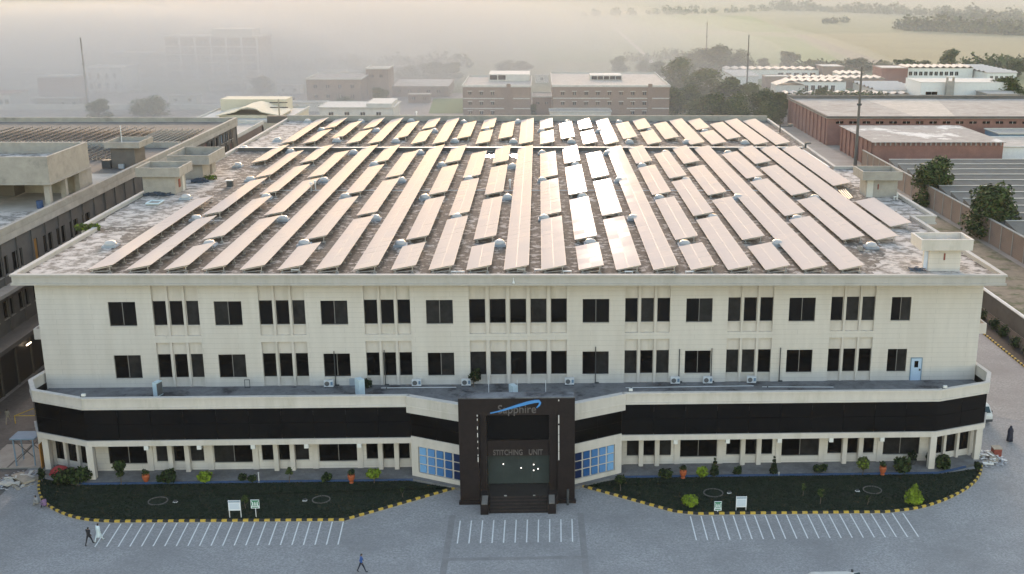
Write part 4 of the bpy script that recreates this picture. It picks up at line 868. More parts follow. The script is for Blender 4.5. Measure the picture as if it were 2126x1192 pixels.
SH = [('wide dark hedge shrub at left end of the podium', 152, 1003, 2.6, 1.7, 'dark', 'wide', 1300), ('clipped double ball topiary beside left corner column', 252, 1006, 1.1, 1.8, 'dark', 'double', 900, .5), ('low dark palm like plant right of the first urn', 346, 1003, 2.2, 1.1, 'dark', 'open', 600), ('bright yellow green ball shrub on the left lawn edge', 426, 1001, 1.5, 1.2, 'lime', 'ball', 900), ('dark round bush before the second big window', 504, 1000, .9, .9, 'dark', 'ball', 500), ('smaller dark bush touching the round bush', 524, 1001, 1.0, .8, 'dark', 'ball', 500), ('slim young sapling on left lawn edge', 601, 1003, .8, 1.3, 'mid', 'open', 350, .5), ('low spreading plant left of the second urn', 681, 1000, 1.3, .8, 'dark', 'open', 400), ('yellow green umbrella shaped shrub near left diagonal wall', 777, 1003, 1.5, 1.0, 'lime', 'ball', 800, .5),
      ('black bush at the left tip of the lawn kerb', 88, 1000, .8, 1.3, 'black', 'ball', 500, .2), ('ball topiary beside right diagonal wall', 1288, 1019, 1.1, 1.0, 'dark', 'ball', 700, .7), ('low bush in front of right first triple window', 1382, 992, 1.6, 1.0, 'dark', 'ball', 600), ('yellow green round shrub right of third urn', 1458, 991, 1.3, 1.2, 'lime', 'ball', 800), ('dark slim conifer beside yellow round shrub', 1483, 990, .9, 2.1, 'black', 'cone', 800), ('spreading dark shrub before right big window', 1533, 988, 1.2, 1.0, 'dark', 'open', 500), ('dark narrow conifer in the middle of right lawn edge', 1606, 988, .8, 2.2, 'black', 'cone', 800), ('dark bush before the second right big window', 1702, 985, 1.4, 1.2, 'dark', 'open', 700), ('yellow green small tree on right lawn edge', 1791, 986, 1.4, 1.5, 'olive', 'ball', 900, .5), ('large dark shrub left of the right corner column', 1873, 983, 2.0, 1.9, 'dark', 'ball', 1300), ('dark shrub right of the right corner column', 1957, 977, 1.7, 1.9, 'dark', 'ball', 1100), ('black bush at right tip of the lawn kerb', 2029, 978, .8, 1.0, 'black', 'ball', 500, .1), ('yellow green clipped ball on the right lawn', 1433, 1050, 1.7, 1.1, 'lime', 'ball', 1300), ('tiered conical yellow green topiary on the right lawn', 1897, 1043, 1.7, 1.8, 'lime', 'cone', 1500), ('thin sapling in the middle of right lawn', 1703, 1046, .9, 1.2, 'mid', 'open', 250, .5), ('faint sapling left of the thin sapling', 1667, 1030, .6, .9, 'mid', 'open', 160, .3), ('tiny dark sapling before the stump ring', 1801, 1048, .5, .8, 'dark', 'open', 200, .2), ('green sapling right of the green sign on left lawn', 510, 1056, .7, 1.0, 'mid', 'open', 200, .3), ('small dark sapling near left diagonal kerb', 836, 1032, .4, .8, 'dark', 'open', 120, .2)]
for s in SH: shrub('garden_shrub', s[0], s[1], s[2], s[3], s[4], s[5], s[6], s[7], .3 if s[2] < 0 else .12, stem=s[8] if len(s) > 8 else 0)
shrub('terrace_plant', 'dark leafy plant behind air conditioner left of centre windows', 985, 797, 1.5, 1.9, 'black', 'open', 500, ZT, y=-.9); shrub('terrace_plant', 'dark bush on terrace beside the tall white cabinet', 766, 797, 1.3, 1.1, 'black', 'ball', 400, ZT, y=-.9); shrub('roof_weeds', 'low olive weeds growing at left parapet planter', 222, 456, 2.6, .9, 'olive', 'wide', 500, ZR, y=20.5); shrub('roof_weeds', 'low dry weeds beside the scrap heap on roof', 436, 374, 1.6, .8, 'olive', 'wide', 300, ZR)
rnd2 = random.Random(5)
for i in range(13):
    x = 61.8+rnd2.random()*1.6; y = 3+i*3.9+rnd2.random(); t = thing('border_shrub', (x, y, .1), 'dark shrub in bed along the right lane, %s from the near end' % ordn(i+1), 'shrub', 'shrubs along the right lane')
    link('foliage', leaf_cloud(rnd2, [(0, 0, .8, .9), (.2, .5, .6, .7), (-.2, -.5, .7, .7)], 420, .09, .18).mesh('foliage', ['leaf_dark', 'leaf_black', 'leaf_mid']), t); link('stem', MB().tube((0, 0, 0), (0, 0, .7), .05).mesh('stem', 'bark'), t)

# ------------------------------------------------------------------ lawn furniture
def urn(label, u, v):
    p = az(u, v, .12); t = thing('urn', (p.x, p.y, .12), label, 'flower pot', 'orange urns')
    link('pot', MB().lathe([(.18, 0), (.22, .05), (.16, .15), (.30, .45), (.36, .75), (.30, .85), (.34, .95)], (0, 0, 0), 16).mesh('pot', 'terracotta'), t)
    link('plant', leaf_cloud(random.Random(int(u)), [(0, 0, 1.1, .35)], 120, .06, .14).mesh('plant', ['leaf_black', 'leaf_dark', 'leaf_mid']), t)
for lab, u, v in (('orange urn with plant near the left corner topiary', 304, 1003), ('orange urn with plant left of the entrance', 730, 1003), ('orange urn with plant at left end of right lawn', 1418, 993), ('orange urn with plant left of large dark shrub', 1832, 986)): urn(lab, u, v)
def bed_ring(label, u, v, w):
    p = az(u, v, .12); mb = MB(); n = 22; r = w/2
    for i in range(n):
        t0 = 6.283*i/n; t1 = 6.283*(i+.85)/n; mb.beam((r*math.cos(t0), r*.95*math.sin(t0), .03), (r*math.cos(t1), r*.95*math.sin(t1), .03), .09, .1)
    t = thing('bed_ring', (p.x, p.y, .12), label, 'flower bed', 'stone rings on the lawn'); o = link('stone_ring', mb.mesh('stone_ring', 'concrete_dark'), t); tag(o, kind='stuff')
    link('soil', MB().lathe([(r-.06, 0), (r-.06, .02)], (0, 0, 0), 18, 1, .95).mesh('soil', 'lawn'), t)
for lab, u, v, w in (('stone ringed bed on left lawn near the corner', 328, 1041, 1.7), ('stone ringed bed in middle of left lawn', 667, 1038, 1.6), ('brown bare bed on left part of right lawn', 1481, 1024, 1.8), ('bare stump bed on right part of right lawn', 1811, 1018, 1.7)): bed_ring(lab, u, v, w)
for lab, u, v in (('left', 364, 1043), ('second', 633, 1040), ('third', 1514, 1024), ('right', 1780, 1020)):
    p = az(u, v, .12); simple('ground_lamp', 'small white lamp base on the lawn, %s one' % lab, 'lamp', (p.x, p.y, .12), [('base', MB().box(-.2, .2, -.12, .12, 0, .06), 'white_paint'), ('housing', MB().box(-.14, .14, -.05, .1, .06, .2), 'steel_dark')], 'lamps on the lawn')
def sign_board(label, u0, u1, vt, vb, vfoot, green=False):
    p = az((u0+u1)/2, vfoot, .12); y = p.y; a = ay(u0, vb, y); b = ay(u1, vt, y); w = b.x-a.x; zt_, zb = b.z-.12, a.z-.12; t = thing('notice_sign' if not green else 'assembly_sign', (p.x, y, .12), label, 'sign')
    if not green:
        link('board', MB().box(-w/2, w/2, -.03, .03, zb, zt_).mesh('board', 'sign_white'), t)
        link('header', MB().box(-w/2+.04, w/2-.04, -.036, -.031, zt_-.18, zt_-.06).mesh('header', 'steel_blue'), t); link('print', MB().box(-w/2+.1, w/2-.1, -.036, -.031, zb+.12, zt_-.26).mesh('print', 'sign_pale'), t)
        for s in (-1, 1): link('leg', MB().box(s*(w/2-.03)-.03, s*(w/2-.03)+.03, -.031+.06, .09, 0, zt_).mesh('leg', 'steel_white'), t)
    else:
        link('board', MB().box(-w/2, w/2, -.02, .02, zb, zt_).mesh('board', 'sign_white'), t)
        h = zt_-zb; zc = (zb+zt_)/2; link('panel', MB().box(-w*.46, w*.46, -.025, -.021, zb+h*.30, zt_-h*.05).mesh('panel', 'sign_green'), t)
        for i, q in enumerate((-.26, 0, .26)):
            link('figure', MB().box(w*q-w*.07, w*q+w*.07, -.03, -.026, zb+h*.36, zb+h*.62).lathe([(.02, 0), (w*.05, h*.04), (w*.05, h*.1), (.02, h*.13)], (w*q, -.028, zb+h*.63), 8, 1, .2).mesh('figure', 'sign_white'), t)
        for (sx, sz) in ((-1, 1), (1, 1), (-1, -1), (1, -1)):
            link('arrow', MB().beam((sx*w*.42, -.028, zc+h*.05+sz*h*.30), (sx*w*.30, -.028, zc+h*.05+sz*h*.16), .03, .09, (0, 1, 0)).mesh('arrow', 'sign_white'), t)
        link('text_bar', MB().box(-w*.38, w*.38, -.026, -.021, zb+h*.08, zb+h*.2).mesh('text_bar', 'sign_green'), t)
        link('post', MB().box(-.03, .03, .022, .08, 0, zb+.2).mesh('post', 'steel_white'), t)
sign_board('white notice board with blue header on the left lawn', 477, 500.5, 1039, 1060, 1075); sign_board('green and white assembly sign on the left lawn', 523.5, 540, 1037.5, 1055.5, 1075, True)
sign_board('green and white assembly sign on the right lawn', 1482, 1498, 1041, 1060, 1066, True); sign_board('white notice board on the right lawn', 1527, 1550, 1031, 1053, 1060)
for lab, u, v, h in (('white garden post at the left podium edge', 538, 1002, 1.0), ('short white garden post at right podium edge', 1617, 988, .35)):
    p = az(u, v, .12); simple('garden_post', lab, 'post', (p.x, p.y, .12), [('shaft', MB().tube((0, 0, 0), (0, 0, h), .045), 'white_paint'), ('cap', MB().lathe([(.07, h), (.07, h+.05)], (0, 0, 0), 8), 'white_paint')])
p = az(124, 983, .3); simple('covered_heap', 'red cloth covered heap beside the left corner windows', 'heap', (p.x, p.y+.2, .3), [('cover', MB().lathe([(1.0, 0), (.9, .3), (.6, .55), (.25, .7), (.05, .75)], (0, 0, 0), 9, 1, .7), 'red_cloth'), ('fold', MB().beam((-.8, -.5, .1), (.7, -.6, .15), .3, .2), 'red_cloth')])
for lab, u in (('dark round planter under the right corner windows', 1885), ('dark planter beside right corner column', 1922)):
    p = az(u, 952, .3); t = simple('planter', lab, 'planter', (p.x, -6.1, .3), [('pot', MB().lathe([(.25, 0), (.4, .4), (.42, .55)], (0, 0, 0), 12), 'steel_dark')]); link('plant', leaf_cloud(random.Random(u), [(0, 0, .9, .5)], 160, .08, .16).mesh('plant', ['leaf_black', 'leaf_dark', 'leaf_black']), t)

# ------------------------------------------------------------------ things on the pavement at the left and right corners
def loc_z(u, v, z=.04): p = az(u, v, z); return (p.x, p.y, z)
L_ = loc_z(2062, 962)
heap_thing('rubble_heap', 'pale heap of broken panels and rubble at right building corner', 'rubble', (L_[0]-.2, L_[1]+1.0, .04), [('crumbs', 260, 1.9, 2.2, .6, .08, .35, 'rubble', True), ('board', 26, 1.5, 1.9, .6, .4, 1.1, 'white_paint', False), ('plank', 5, 1.2, 1.6, .5, 1.2, 2.0, 'timber', False)], 21)
simple('crate', 'dark brown crate standing on the rubble heap', 'crate', (L_[0]+.9, L_[1]+1.6, .2), [('body', MB().box(-.4, .4, -.4, .4, 0, .8), 'rust'), ('rim', MB().box(-.45, .45, -.45, .45, .802, .9), 'timber')])
L_ = loc_z(36, 1003)
heap_thing('timber_heap', 'heap of pale boards and rubble on pavement at lower left', 'rubble', (L_[0], L_[1]+.5, .04), [('crumbs', 160, 2.2, 2.2, .3, .08, .3, 'rubble', True), ('board', 16, 1.5, 1.6, .5, .5, 1.4, 'off_white', False), ('plank', 5, 1.4, 1.2, .3, 1.5, 2.6, 'timber', False)], 33)
a = az(44, 1004, .04); b = az(70, 979, .04); t = thing('loose_plank', (a.x, a.y, .04), 'long grey plank lying beside the timber heap', 'plank'); link('plank', MB().beam((0, 0, .06), (b.x-a.x, b.y-a.y, .12), .28, .06).mesh('plank', 'timber'), t); link('batten', MB().beam((.4, -.9, .05), (1.4, -.1, .05), .2, .05).mesh('batten', 'timber'), t)
p = az(62, 962, .04); t = thing('steel_stand', (p.x, p.y, .04), 'blue steel platform stand beside the left building corner', 'stand')
for sx in (-.9, .9):
    for sy in (-.8, .8): link('leg', MB().beam((sx, sy, 0), (sx*1.05, sy, 2.9), .1, .1).mesh('leg', 'steel_blue'), t)
link('deck', MB().box(-1.2, 1.2, -1.0, 1.0, 2.9, 3.02).mesh('deck', 'steel_blue'), t)
for sy in (-.8, .8): link('brace', MB().beam((-.9, sy, .5), (.9, sy, 2.3), .06, .06).mesh('brace', 'steel_dark'), t); link('brace', MB().beam((.9, sy, 1.0), (-.9, sy, 2.8), .06, .06).mesh('brace', 'steel_dark'), t)
t = thing('orange_door', (-48.25, -3.7, .3), 'orange metal door leaning at left building corner', 'door'); link('leaf', MB().box(-.4, -.32, -.9, .3, 0, 2.5).mesh('leaf', 'orange_door'), t); link('hinge', MB().box(-.32, -.28, .2, .28, .6, .8).mesh('hinge', 'steel_dark'), t)
p = az(70, 872, .04); t = thing('barrier_frame', (p.x-.3, p.y, .04), 'yellow pipe barrier frame beyond the steel stand', 'barrier')
for q in ((-1.2, -1), (1.2, -1), (1.2, 3.5)): link('post', MB().tube((q[0], q[1], 0), (q[0], q[1], .9), .05).mesh('post', 'kerb_yellow'), t)
link('rail', MB().tube((-1.2, -1, .9), (1.2, -1, .9), .05).mesh('rail', 'kerb_yellow'), t); link('rail', MB().tube((-1.2, -1, .9), (1.2, 3.5, .9), .05).mesh('rail', 'kerb_yellow'), t)
simple('concrete_apron', 'pale concrete apron slab at the left building corner', 'slab', (-52.2, -1.8, .04), [('slab', MB().box(-2.6, 3.1, -2.2, 3.6, 0, .12), 'concrete'), ('joint_strip', MB().box(-.1, .1, -2.2, 3.6, .121, .126), 'concrete_dark')])

# lane kerb with stones on the right
kb = tag(MB().box(60.15, 60.45, -12, 130, .03, .07).build('lane_kerb', 'concrete'), kind='structure')
ME_KS = {m: MB().box(-.11, .11, -.22, .22, 0, .2).mesh('kerb_stone', m) for m in ('kerb_yellow', 'kerb_black')}
for i in range(150):
    o = link('kerb_stone', ME_KS['kerb_yellow' if i % 2 else 'kerb_black'], kb); o.location = (60.3, 3+i*.46, .07)
# inner lane wall with a pale pipe on top
t = thing('lane_wall', (65.2, 60, 0), 'grey lane wall with pale pipe on top at right', 'wall')
link('wall', MB().box(-.15, .15, -72, 70, 0, 2.6).mesh('wall', 'concrete_dark'), t); link('coping', MB().box(-.22, .22, -72, 70, 2.601, 2.72).mesh('coping', 'off_white'), t); link('pipe', MB().tube((.5, -72, 2.5), (.5, 70, 2.5), .13).mesh('pipe', 'steel_white'), t)
for i in range(24): link('pier', MB().box(.152, .42, -70+i*6, -69.6+i*6, 0, 2.5).mesh('pier', 'concrete_dark'), t)
# outer boundary wall, built in bays of brick between concrete posts
t = thing('boundary_wall', (82.2, 110, 0), 'long brick boundary wall with concrete posts at right', 'wall'); m_bay = MB().box(-.12, .12, .12, 4.88, 0, 4.2).mesh('bay', 'brick_old'); m_post = MB().box(-.2, .2, -.12, .12, 0, 4.3).mesh('post', 'concrete'); m_cop = MB().box(-.25, .25, 0, 5, 4.301, 4.45).mesh('coping', 'concrete')
for i in range(31):
    for me in (m_bay, m_post, m_cop): o = link(me.name.split('.')[0], me, t); o.location = (0, -90+i*5, 0)
# ------------------------------------------------------------------ the long building on the left
LX = -61.5
LB = thing('side_building', (-75, 50, 0), 'long grey concrete building beside the factory on the left', 'building')
hs = []
WY = [20.0, 23.8, 32.4, 36.4, 40.6, 44.8]
for y in [-12, -8, -4, 0, 4, 8, 12, 16]+WY: hs.append((y-1.35, y+1.35, 13.2, 15.4))
hs.append((28.2, 29.4, 12.6, 15.6))
for y in range(-12, 60, 4): hs.append((y-1.3, y+1.3, 8.4, 10.4))
for y in (101, 104.5, 108, 111.5, 115, 118.5): hs += [(y, y+2.6, 15.0, 16.6), (y, y+2.6, 12.6, 14.2)]
mb = MB(); skin_wall(mb, 'x', LX, -30, 124, 0, 17.1, hs, .3, -1)
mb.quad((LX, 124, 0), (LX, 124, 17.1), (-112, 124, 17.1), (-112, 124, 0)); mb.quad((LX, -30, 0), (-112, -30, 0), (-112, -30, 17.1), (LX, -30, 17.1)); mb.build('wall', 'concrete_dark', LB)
for h in hs:
    if h[0] == 28.2: MB().box(LX-.2, LX-.12, h[0], h[1], h[2], h[3]).build('door', 'orange_door', LB); continue
    m = 'glass_dark' if h[0] < 100 else random.choice(('steel_blue', 'glass_dark', 'glass_dark', 'brick_red'))
    o = MB().box(LX-.28, LX-.2, h[0], h[1], h[2], h[3]).build('window', m, LB)
    MB().box(LX-.2, LX-.14, (h[0]+h[1])/2-.04, (h[0]+h[1])/2+.04, h[2], h[3]).build('mullion', 'mullion_grey', o)
    MB().box(LX+.003, LX+.1, h[0]-.1, h[1]+.1, h[2]-.14, h[2]-.02).build('sill', 'concrete', LB)
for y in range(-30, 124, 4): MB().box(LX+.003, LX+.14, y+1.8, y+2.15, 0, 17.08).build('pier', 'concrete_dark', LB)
MB().box(-112, LX+.4, -30, 124, 17.1, 17.9).build('roof', 'pale_roof', LB)
mb = MB().box(LX-.1, LX+.45, -30, 124, 17.901, 18.75); mb.build('parapet', 'concrete', LB)
MB().box(-112, LX-.1, 88, 88.5, 17.901, 18.9).build('parapet', 'concrete', LB); MB().box(-112, LX-.1, 123.5, 124, 17.901, 18.75).build('parapet', 'concrete', LB)
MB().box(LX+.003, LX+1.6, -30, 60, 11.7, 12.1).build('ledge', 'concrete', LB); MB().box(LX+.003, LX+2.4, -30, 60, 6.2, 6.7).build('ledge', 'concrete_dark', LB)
MB().quad((-111, -29, 17.906), (LX-.12, -29, 17.906), (LX-.12, 34, 17.906), (-111, 34, 17.906)).build('roof_finish', 'roof_apron', LB)
MB().quad((-111, 62, 17.907), (LX-.12, 62, 17.907), (LX-.12, 123, 17.907), (-111, 123, 17.907)).build('roof_finish', 'concrete_dark', LB)
for y in range(-28, 60, 4): MB().box(LX+.004, LX+.05, y+.25, y+3.7, .1, 6.1).build('shade_panel', 'frame_dark', LB)  # thin dark panels added to paint the shade below the ledge onto the wall
# roof tank on columns
TK = MB(); TK.box(-80, -61.9, 35.8, 49.0, 21.1, 21.4)
for a in ((-80, -61.9, 35.8, 36.15), (-80, -61.9, 48.65, 49.0), (-80, -79.65, 36.15, 48.65), (-62.25, -61.9, 36.15, 48.65)): TK.box(*a, 21.4, 24.5)
TKo = TK.build('roof_tank', 'concrete', LB)
MB().box(-79.6, -62.3, 36.2, 48.6, 22.9, 23.0).build('tank_floor', 'roof_apron', TKo)
mb = MB(); ring(mb, [(-80.15, 35.65), (-61.75, 35.65), (-61.75, 49.15), (-80.15, 49.15)], [(-79.6, 36.2), (-62.3, 36.2), (-62.3, 48.6), (-79.6, 48.6)], 20.95, 21.099); mb.build('tank_lip', 'concrete', TKo)
for x, y in ((-62.6, 36.6), (-62.6, 41.6), (-62.6, 46.2), (-71, 36.6), (-79, 36.6), (-79, 46)): MB().box(x-.35, x+.35, y-.35, y+.35, 17.91, 20.94).build('column', 'concrete', TKo)
MB().box(-70, -62.4, 46.6, 50.6, 17.91, 20.94).build('room', 'concrete', TKo); MB().box(-79.6, -70.2, 44, 48.4, 17.91, 20.94).build('room', 'concrete_dark', TKo)
t = thing('blue_drum', (-63.6, 36.1, 17.91), 'small blue drum under the roof tank', 'drum'); link('body', MB().lathe([(.4, 0), (.42, .45), (.4, .9)], (0, 0, 0), 14).mesh('body', 'blue_paint'), t); link('lid', MB().lathe([(.42, .9), (.42, .96)], (0, 0, 0), 14).mesh('lid', 'blue_paint'), t)
rm = MB().box(-65.5, -61.9, 66.6, 71.2, 17.91, 21.1).build('roof_room', 'concrete_dark', LB)
mb = MB().box(-66.2, -60.9, 66.0, 72.4, 21.101, 21.35)
for a in ((-66.2, -60.9, 66.0, 66.2), (-66.2, -60.9, 72.2, 72.4), (-66.2, -66.0, 66.2, 72.2), (-61.1, -60.9, 66.2, 72.2)): mb.box(*a, 21.35, 22.0)
mb.build('roof_tray', 'concrete', rm); MB().tube((-64.5, 69, 21.35), (-64.5, 69, 24.2), .06).build('mast', 'steel_white', rm)
MB().box(-66.9, -65.6, 66.3, 67.6, 17.92, 19.2).build('dark_cupboard', 'steel_dark', rm)
simple('roof_condenser', 'small grey condenser beside the left roof room', 'air conditioner', (-63.9, 66.1, 17.91), [('body', MB().box(-.4, .4, -.2, .2, .1, .75), 'dome_curb'), ('foot', MB().box(-.4, .4, -.2, .2, 0, .1), 'steel_dark')])
def roof_rows(x0, x1, y0, y1, n, lab, m):
    for i in range(n):
        x = x0+(x1-x0)*i/n; w = (x1-x0)/n*.62
        t = thing('roof_panel_row', (x, y0, 17.91), '%s, %s from left' % (lab, ordn(i+1)), 'solar table', 'panel rows on the left building')
        link('panel', MB().quad((0, 0, .35), (w, 0, .85), (w, y1-y0, .85), (0, y1-y0, .35)).quad((0, 0, .31), (0, y1-y0, .31), (w, y1-y0, .81), (w, 0, .81)).quad((0, 0, .31), (w, 0, .81), (w, 0, .85), (0, 0, .35)).mesh('panel', m), t)
        for yy in (.5, (y1-y0)/2, y1-y0-.5):
            link('leg', MB().box(.05, .12, yy-.04, yy+.04, 0, .33).mesh('leg', 'frame_galv'), t); link('leg', MB().box(w-.12, w-.05, yy-.04, yy+.04, 0, .78).mesh('leg', 'frame_galv'), t)
roof_rows(-82, -67.5, 74, 87, 11, 'pale corrugated panel row on left roof behind the tank', 'white_paint')
roof_rows(-71, -62.4, 89.5, 107, 9, 'dark and pale panel row on left roof far part', 'white_paint')
roof_rows(-100, -72, 92, 110, 16, 'hazy panel row on left roof beyond the tank', 'white_paint')

# ------------------------------------------------------------------ buildings round about
def block(name, label, x0, x1, y0, y1, h, wm, rm, wins=(), roof_over=.25, par=.5, cat='building', wz=.02, extras=None, split=True):
    """box building: wall part, roof part with parapet and front windows (frame, pane, sill shade)"""
    t = thing(name, ((x0+x1)/2, y0, 0), label, cat); O = t.location
    holes = [(a, b, c, d) for a, b, c, d in wins]
    mb = MB(); skin_wall(mb, 'y', y0, x0, x1, 0, h, holes, .2, 1); mb.quad((x0, y0, 0), (x0, y0, h), (x0, y1, h), (x0, y1, 0)); mb.quad((x1, y0, 0), (x1, y1, 0), (x1, y1, h), (x1, y0, h)); mb.quad((x0, y1, 0), (x0, y1, h), (x1, y1, h), (x1, y1, 0)); mb.build('wall', wm, t)
    o = roof_over; mb = MB().box(x0-o, x1+o, y0-o, y1+o, h, h+.15); rf = mb.build('roof', rm, t)
    if par:
        mb = MB(); ring(mb, [(x0-o, y0-o), (x1+o, y0-o), (x1+o, y1+o), (x0-o, y1+o)], [(x0-o+.25, y0-o+.25), (x1+o-.25, y0-o+.25), (x1+o-.25, y1+o-.25), (x0-o+.25, y1+o-.25)], h+.151, h+par); mb.build('parapet', wm if par < .4 else 'off_white', rf)
    for a, b, c, d in holes:
        wo = MB().box(a, b, y0+.12, y0+.19, c, d).build('window', 'glass_dark', t); MB().box((a+b)/2-.05, (a+b)/2+.05, y0+.06, y0+.119, c, d).build('mullion', 'off_white', wo)
    return t
def grid(x0, x1, n, z, w, h): return [(x0+(x1-x0)*(i+.5)/n-w/2, x0+(x1-x0)*(i+.5)/n+w/2, z, z+h) for i in range(n)]
# brick hostels
def hostel(name, label, x0, x1, y0, y1, h, wl, bands, tower, pent):
    t = block(name, label, x0, x1, y0, y1, h, 'brick_old', 'pale_roof', wl, .3, .7)
    for a, b, c, d in wl: MB().box(a-.3, b+.3, y0-.5, y0-.003, d+.15, d+.3).build('window_shade', 'off_white', t)
    for xa, xb, z in bands: MB().box(xa, xb, y0-.35, y0-.003, z, z+.3).build('ledge', 'off_white', t)
    MB().box(tower-.7, tower+.7, y0-.6, y0-.004, 0, h+1.2).build('stair_shaft', 'brick_old', t)
    if pent: MB().box(*pent, h+.16, h+2.6).build('penthouse', 'off_white', t)
    return t
A = hostel('brick_hostel', 'left hazy brick hostel behind the factory with pale roof', -26, -3, 281, 320, 9.9, grid(-25.5, -14, 3, 7.4, 1.0, 1.0)+grid(-25.5, -14, 3, 4.0, 1.0, 1.0)+grid(-25.5, -14, 3, .8, 1.0, 1.0), ((-25.9, -12, 6.0), (-9, -3.1, 6.0), (-25.9, -12, 2.6), (-9, -3.1, 2.6)), -10.4, (-18, -3.4, 302, 318))
for i in range(2): MB().box(-17.6+i*3, -15+i*3, 301.9, 301.997, 10.6, 12.2).build('penthouse_window', 'glass_dark', A)
Bh = hostel('brick_hostel', 'right long hazy brick hostel behind the factory', 4.6, 44.6, 281, 335, 10.0, grid(6, 38, 8, 7.4, 1.1, 1.0)+grid(6, 38, 8, 4.0, 1.1, 1.0)+grid(30, 38, 2, .8, 1.1, 1.0), ((4.7, 24, 6.1), (30, 37, 6.1), (38.5, 44.5, 6.1), (4.7, 24, 2.7), (30, 37, 2.7), (38.5, 44.5, 2.7)), 37.9, None)
ph = MB().box(18.5, 30, 306, 316, 10.16, 11.9).build('roof_lantern', 'off_white', Bh)
for i in range(5): MB().box(19+i*2.2, 20.9+i*2.2, 305.9, 305.997, 10.4, 11.6).build('lantern_window', 'glass_dark', ph)
block('link_block', 'low pale block between the two brick hostels', -2.4, 4.2, 286, 300, 6, 'brick_old', 'pale_roof', grid(-2, 4, 2, 3.6, 1, .9), .2, .5)
block('porch', 'pale low porch roof before the right brick hostel', 3.5, 24, 272, 280.3, 2.6, 'off_white', 'pale_roof', (), .3, .3)
block('low_hall', 'low hazy hall with pale flat roof left of hostels', -58.5, -36, 345, 378, 3.9, 'brick_old', 'pale_roof', grid(-57, -38, 5, 1.6, 1.2, 1.2), .4, .35)
block('brick_block', 'hazy brick block behind the back parapet, left of centre', -86, -66, 318, 345, 9.0, 'brick_old', 'grey_roof_plain', grid(-85, -67, 4, 6.0, 1.2, 1.2)+grid(-85, -67, 4, 2.4, 1.2, 1.2), .3, .6)
block('brick_annex', 'taller hazy brick annex right of the brick block', -66.5, -58, 335, 352, 11.5, 'brick_old', 'pale_roof', grid(-66, -59, 2, 8.4, 1.2, 1.2), .3, .5)
wr = block('white_tent_hall', 'low white roofed shed just behind back parapet', -66, -44, 236, 252, 8.0, 'off_white', 'off_white', grid(-65, -46, 4, 5.5, 1.4, 1.2), .5, .3, 'shed')
MB().prism([(-52, 236.2), (-44.4, 236.2), (-44.4, 251.6), (-52, 251.6)], 8.16, 9.3).build('roof_hump', 'off_white', wr)
# cream building with arched roof
cb = block('cream_building', 'cream building with arched roof gable behind left roofs', -84, -62, 170, 200, 12.0, 'cream_paint', 'off_white', [(-82.5, -80.5, 9.2, 10.4)]+[(-78+i*4.4, -75.8+i*4.4, 8.2, 10.6) for i in range(3)], .4, .6)
for i in range(3):
    mb = MB(); c = -76.9+i*4.4; n = 10; pts = [(c+1.1*math.cos(math.pi*k/n), 170-.02, 10.6+1.1*math.sin(math.pi*k/n)) for k in range(n+1)]; mb.quad(*pts[::-1]); mb.build('arch_window', 'glass_dark', cb)
mb = MB(); n = 10; X0, X1 = -80, -64
prof_ = [(-80, 12.9), (-77, 13.5), (-75.2, 13.9), (-74, 14.6), (-72, 15.0), (-70, 14.6), (-68.8, 13.9), (-67, 13.5), (-64, 12.9)]
for i in range(len(prof_)-1):
    a, b = prof_[i], prof_[i+1]; mb.quad((a[0], 176, a[1]), (b[0], 176, b[1]), (b[0], 190, b[1]), (a[0], 190, a[1])); mb.quad((a[0], 176, a[1]-.25), (a[0], 190, a[1]-.25), (b[0], 190, b[1]-.25), (b[0], 176, b[1]-.25)); mb.quad((a[0], 176, a[1]-.25), (b[0], 176, b[1]-.25), (b[0], 176, b[1]), (a[0], 176, a[1]))
mb.build('arched_canopy', 'cream_paint', cb); MB().prism([(-79.5, 177), (-64.5, 177), (-64.5, 189.5), (-79.5, 189.5)], 12.16, 12.85).build('gable_base', 'cream_paint', cb)
MB().box(-83, -66, 192, 199.5, 12.16, 15.2).build('rear_parapet', 'cream_paint', cb)
block('courtyard_block', 'brown roofed courtyard block beside the cream building', -96, -66, 140, 164, 12.2, 'brick_old', 'pale_roof', (), .4, .9)
bb_ = block('brick_sheds', 'brick wall and sheds between left building and factory back', -60.2, -52.5, 126, 165, 12.5, 'brick_old', 'pale_roof', grid(-60, -53, 3, 9, 1.2, 1.4), .2, .6)
# hazy buildings far left
fb = block('frame_building', 'faint five storey concrete frame building in haze at left', -171, -128, 425, 450, 18.5, 'brick_old', 'off_white', [w for z in (1.2, 4.8, 8.4, 12.0, 15.4) for w in grid(-170, -129, 6, z, 4.6, 1.8)], .3, .6)
for i in range(7): MB().box(-171.2+i*7.0, -170.5+i*7.0, 424.4, 424.98, 0, 18.5).build('column', 'white_paint', fb)
for z in (3.3, 6.9, 10.5, 14.1): MB().box(-171, -128, 424.5, 424.9, z, z+.5).build('slab_edge', 'white_paint', fb)
MB().box(-150, -132, 430, 445, 18.66, 22).build('roof_room', 'off_white', fb)
fb = block('frame_annex', 'faint lower annex left of the frame building', -199, -172, 432, 452, 10.5, 'concrete', 'off_white', [w for z in (1.2, 4.6, 7.8) for w in grid(-198, -173, 6, z, 2.6, 1.6)], .3, .5)
fb = block('slab_building', 'faint large block in haze at upper left edge', -345, -262, 590, 620, 21, 'concrete', 'off_white', [w for z in (1.5, 5.5, 9.5, 13.5, 17.3) for w in grid(-343, -264, 12, z, 4, 2)], .4, .6)
block('slab_annex', 'faint stepped annex right of the large hazy block', -262, -228, 600, 625, 13, 'concrete', 'off_white', [w for z in (1.5, 5.5, 9.3) for w in grid(-261, -230, 5, z, 3.4, 1.8)], .4, .5)
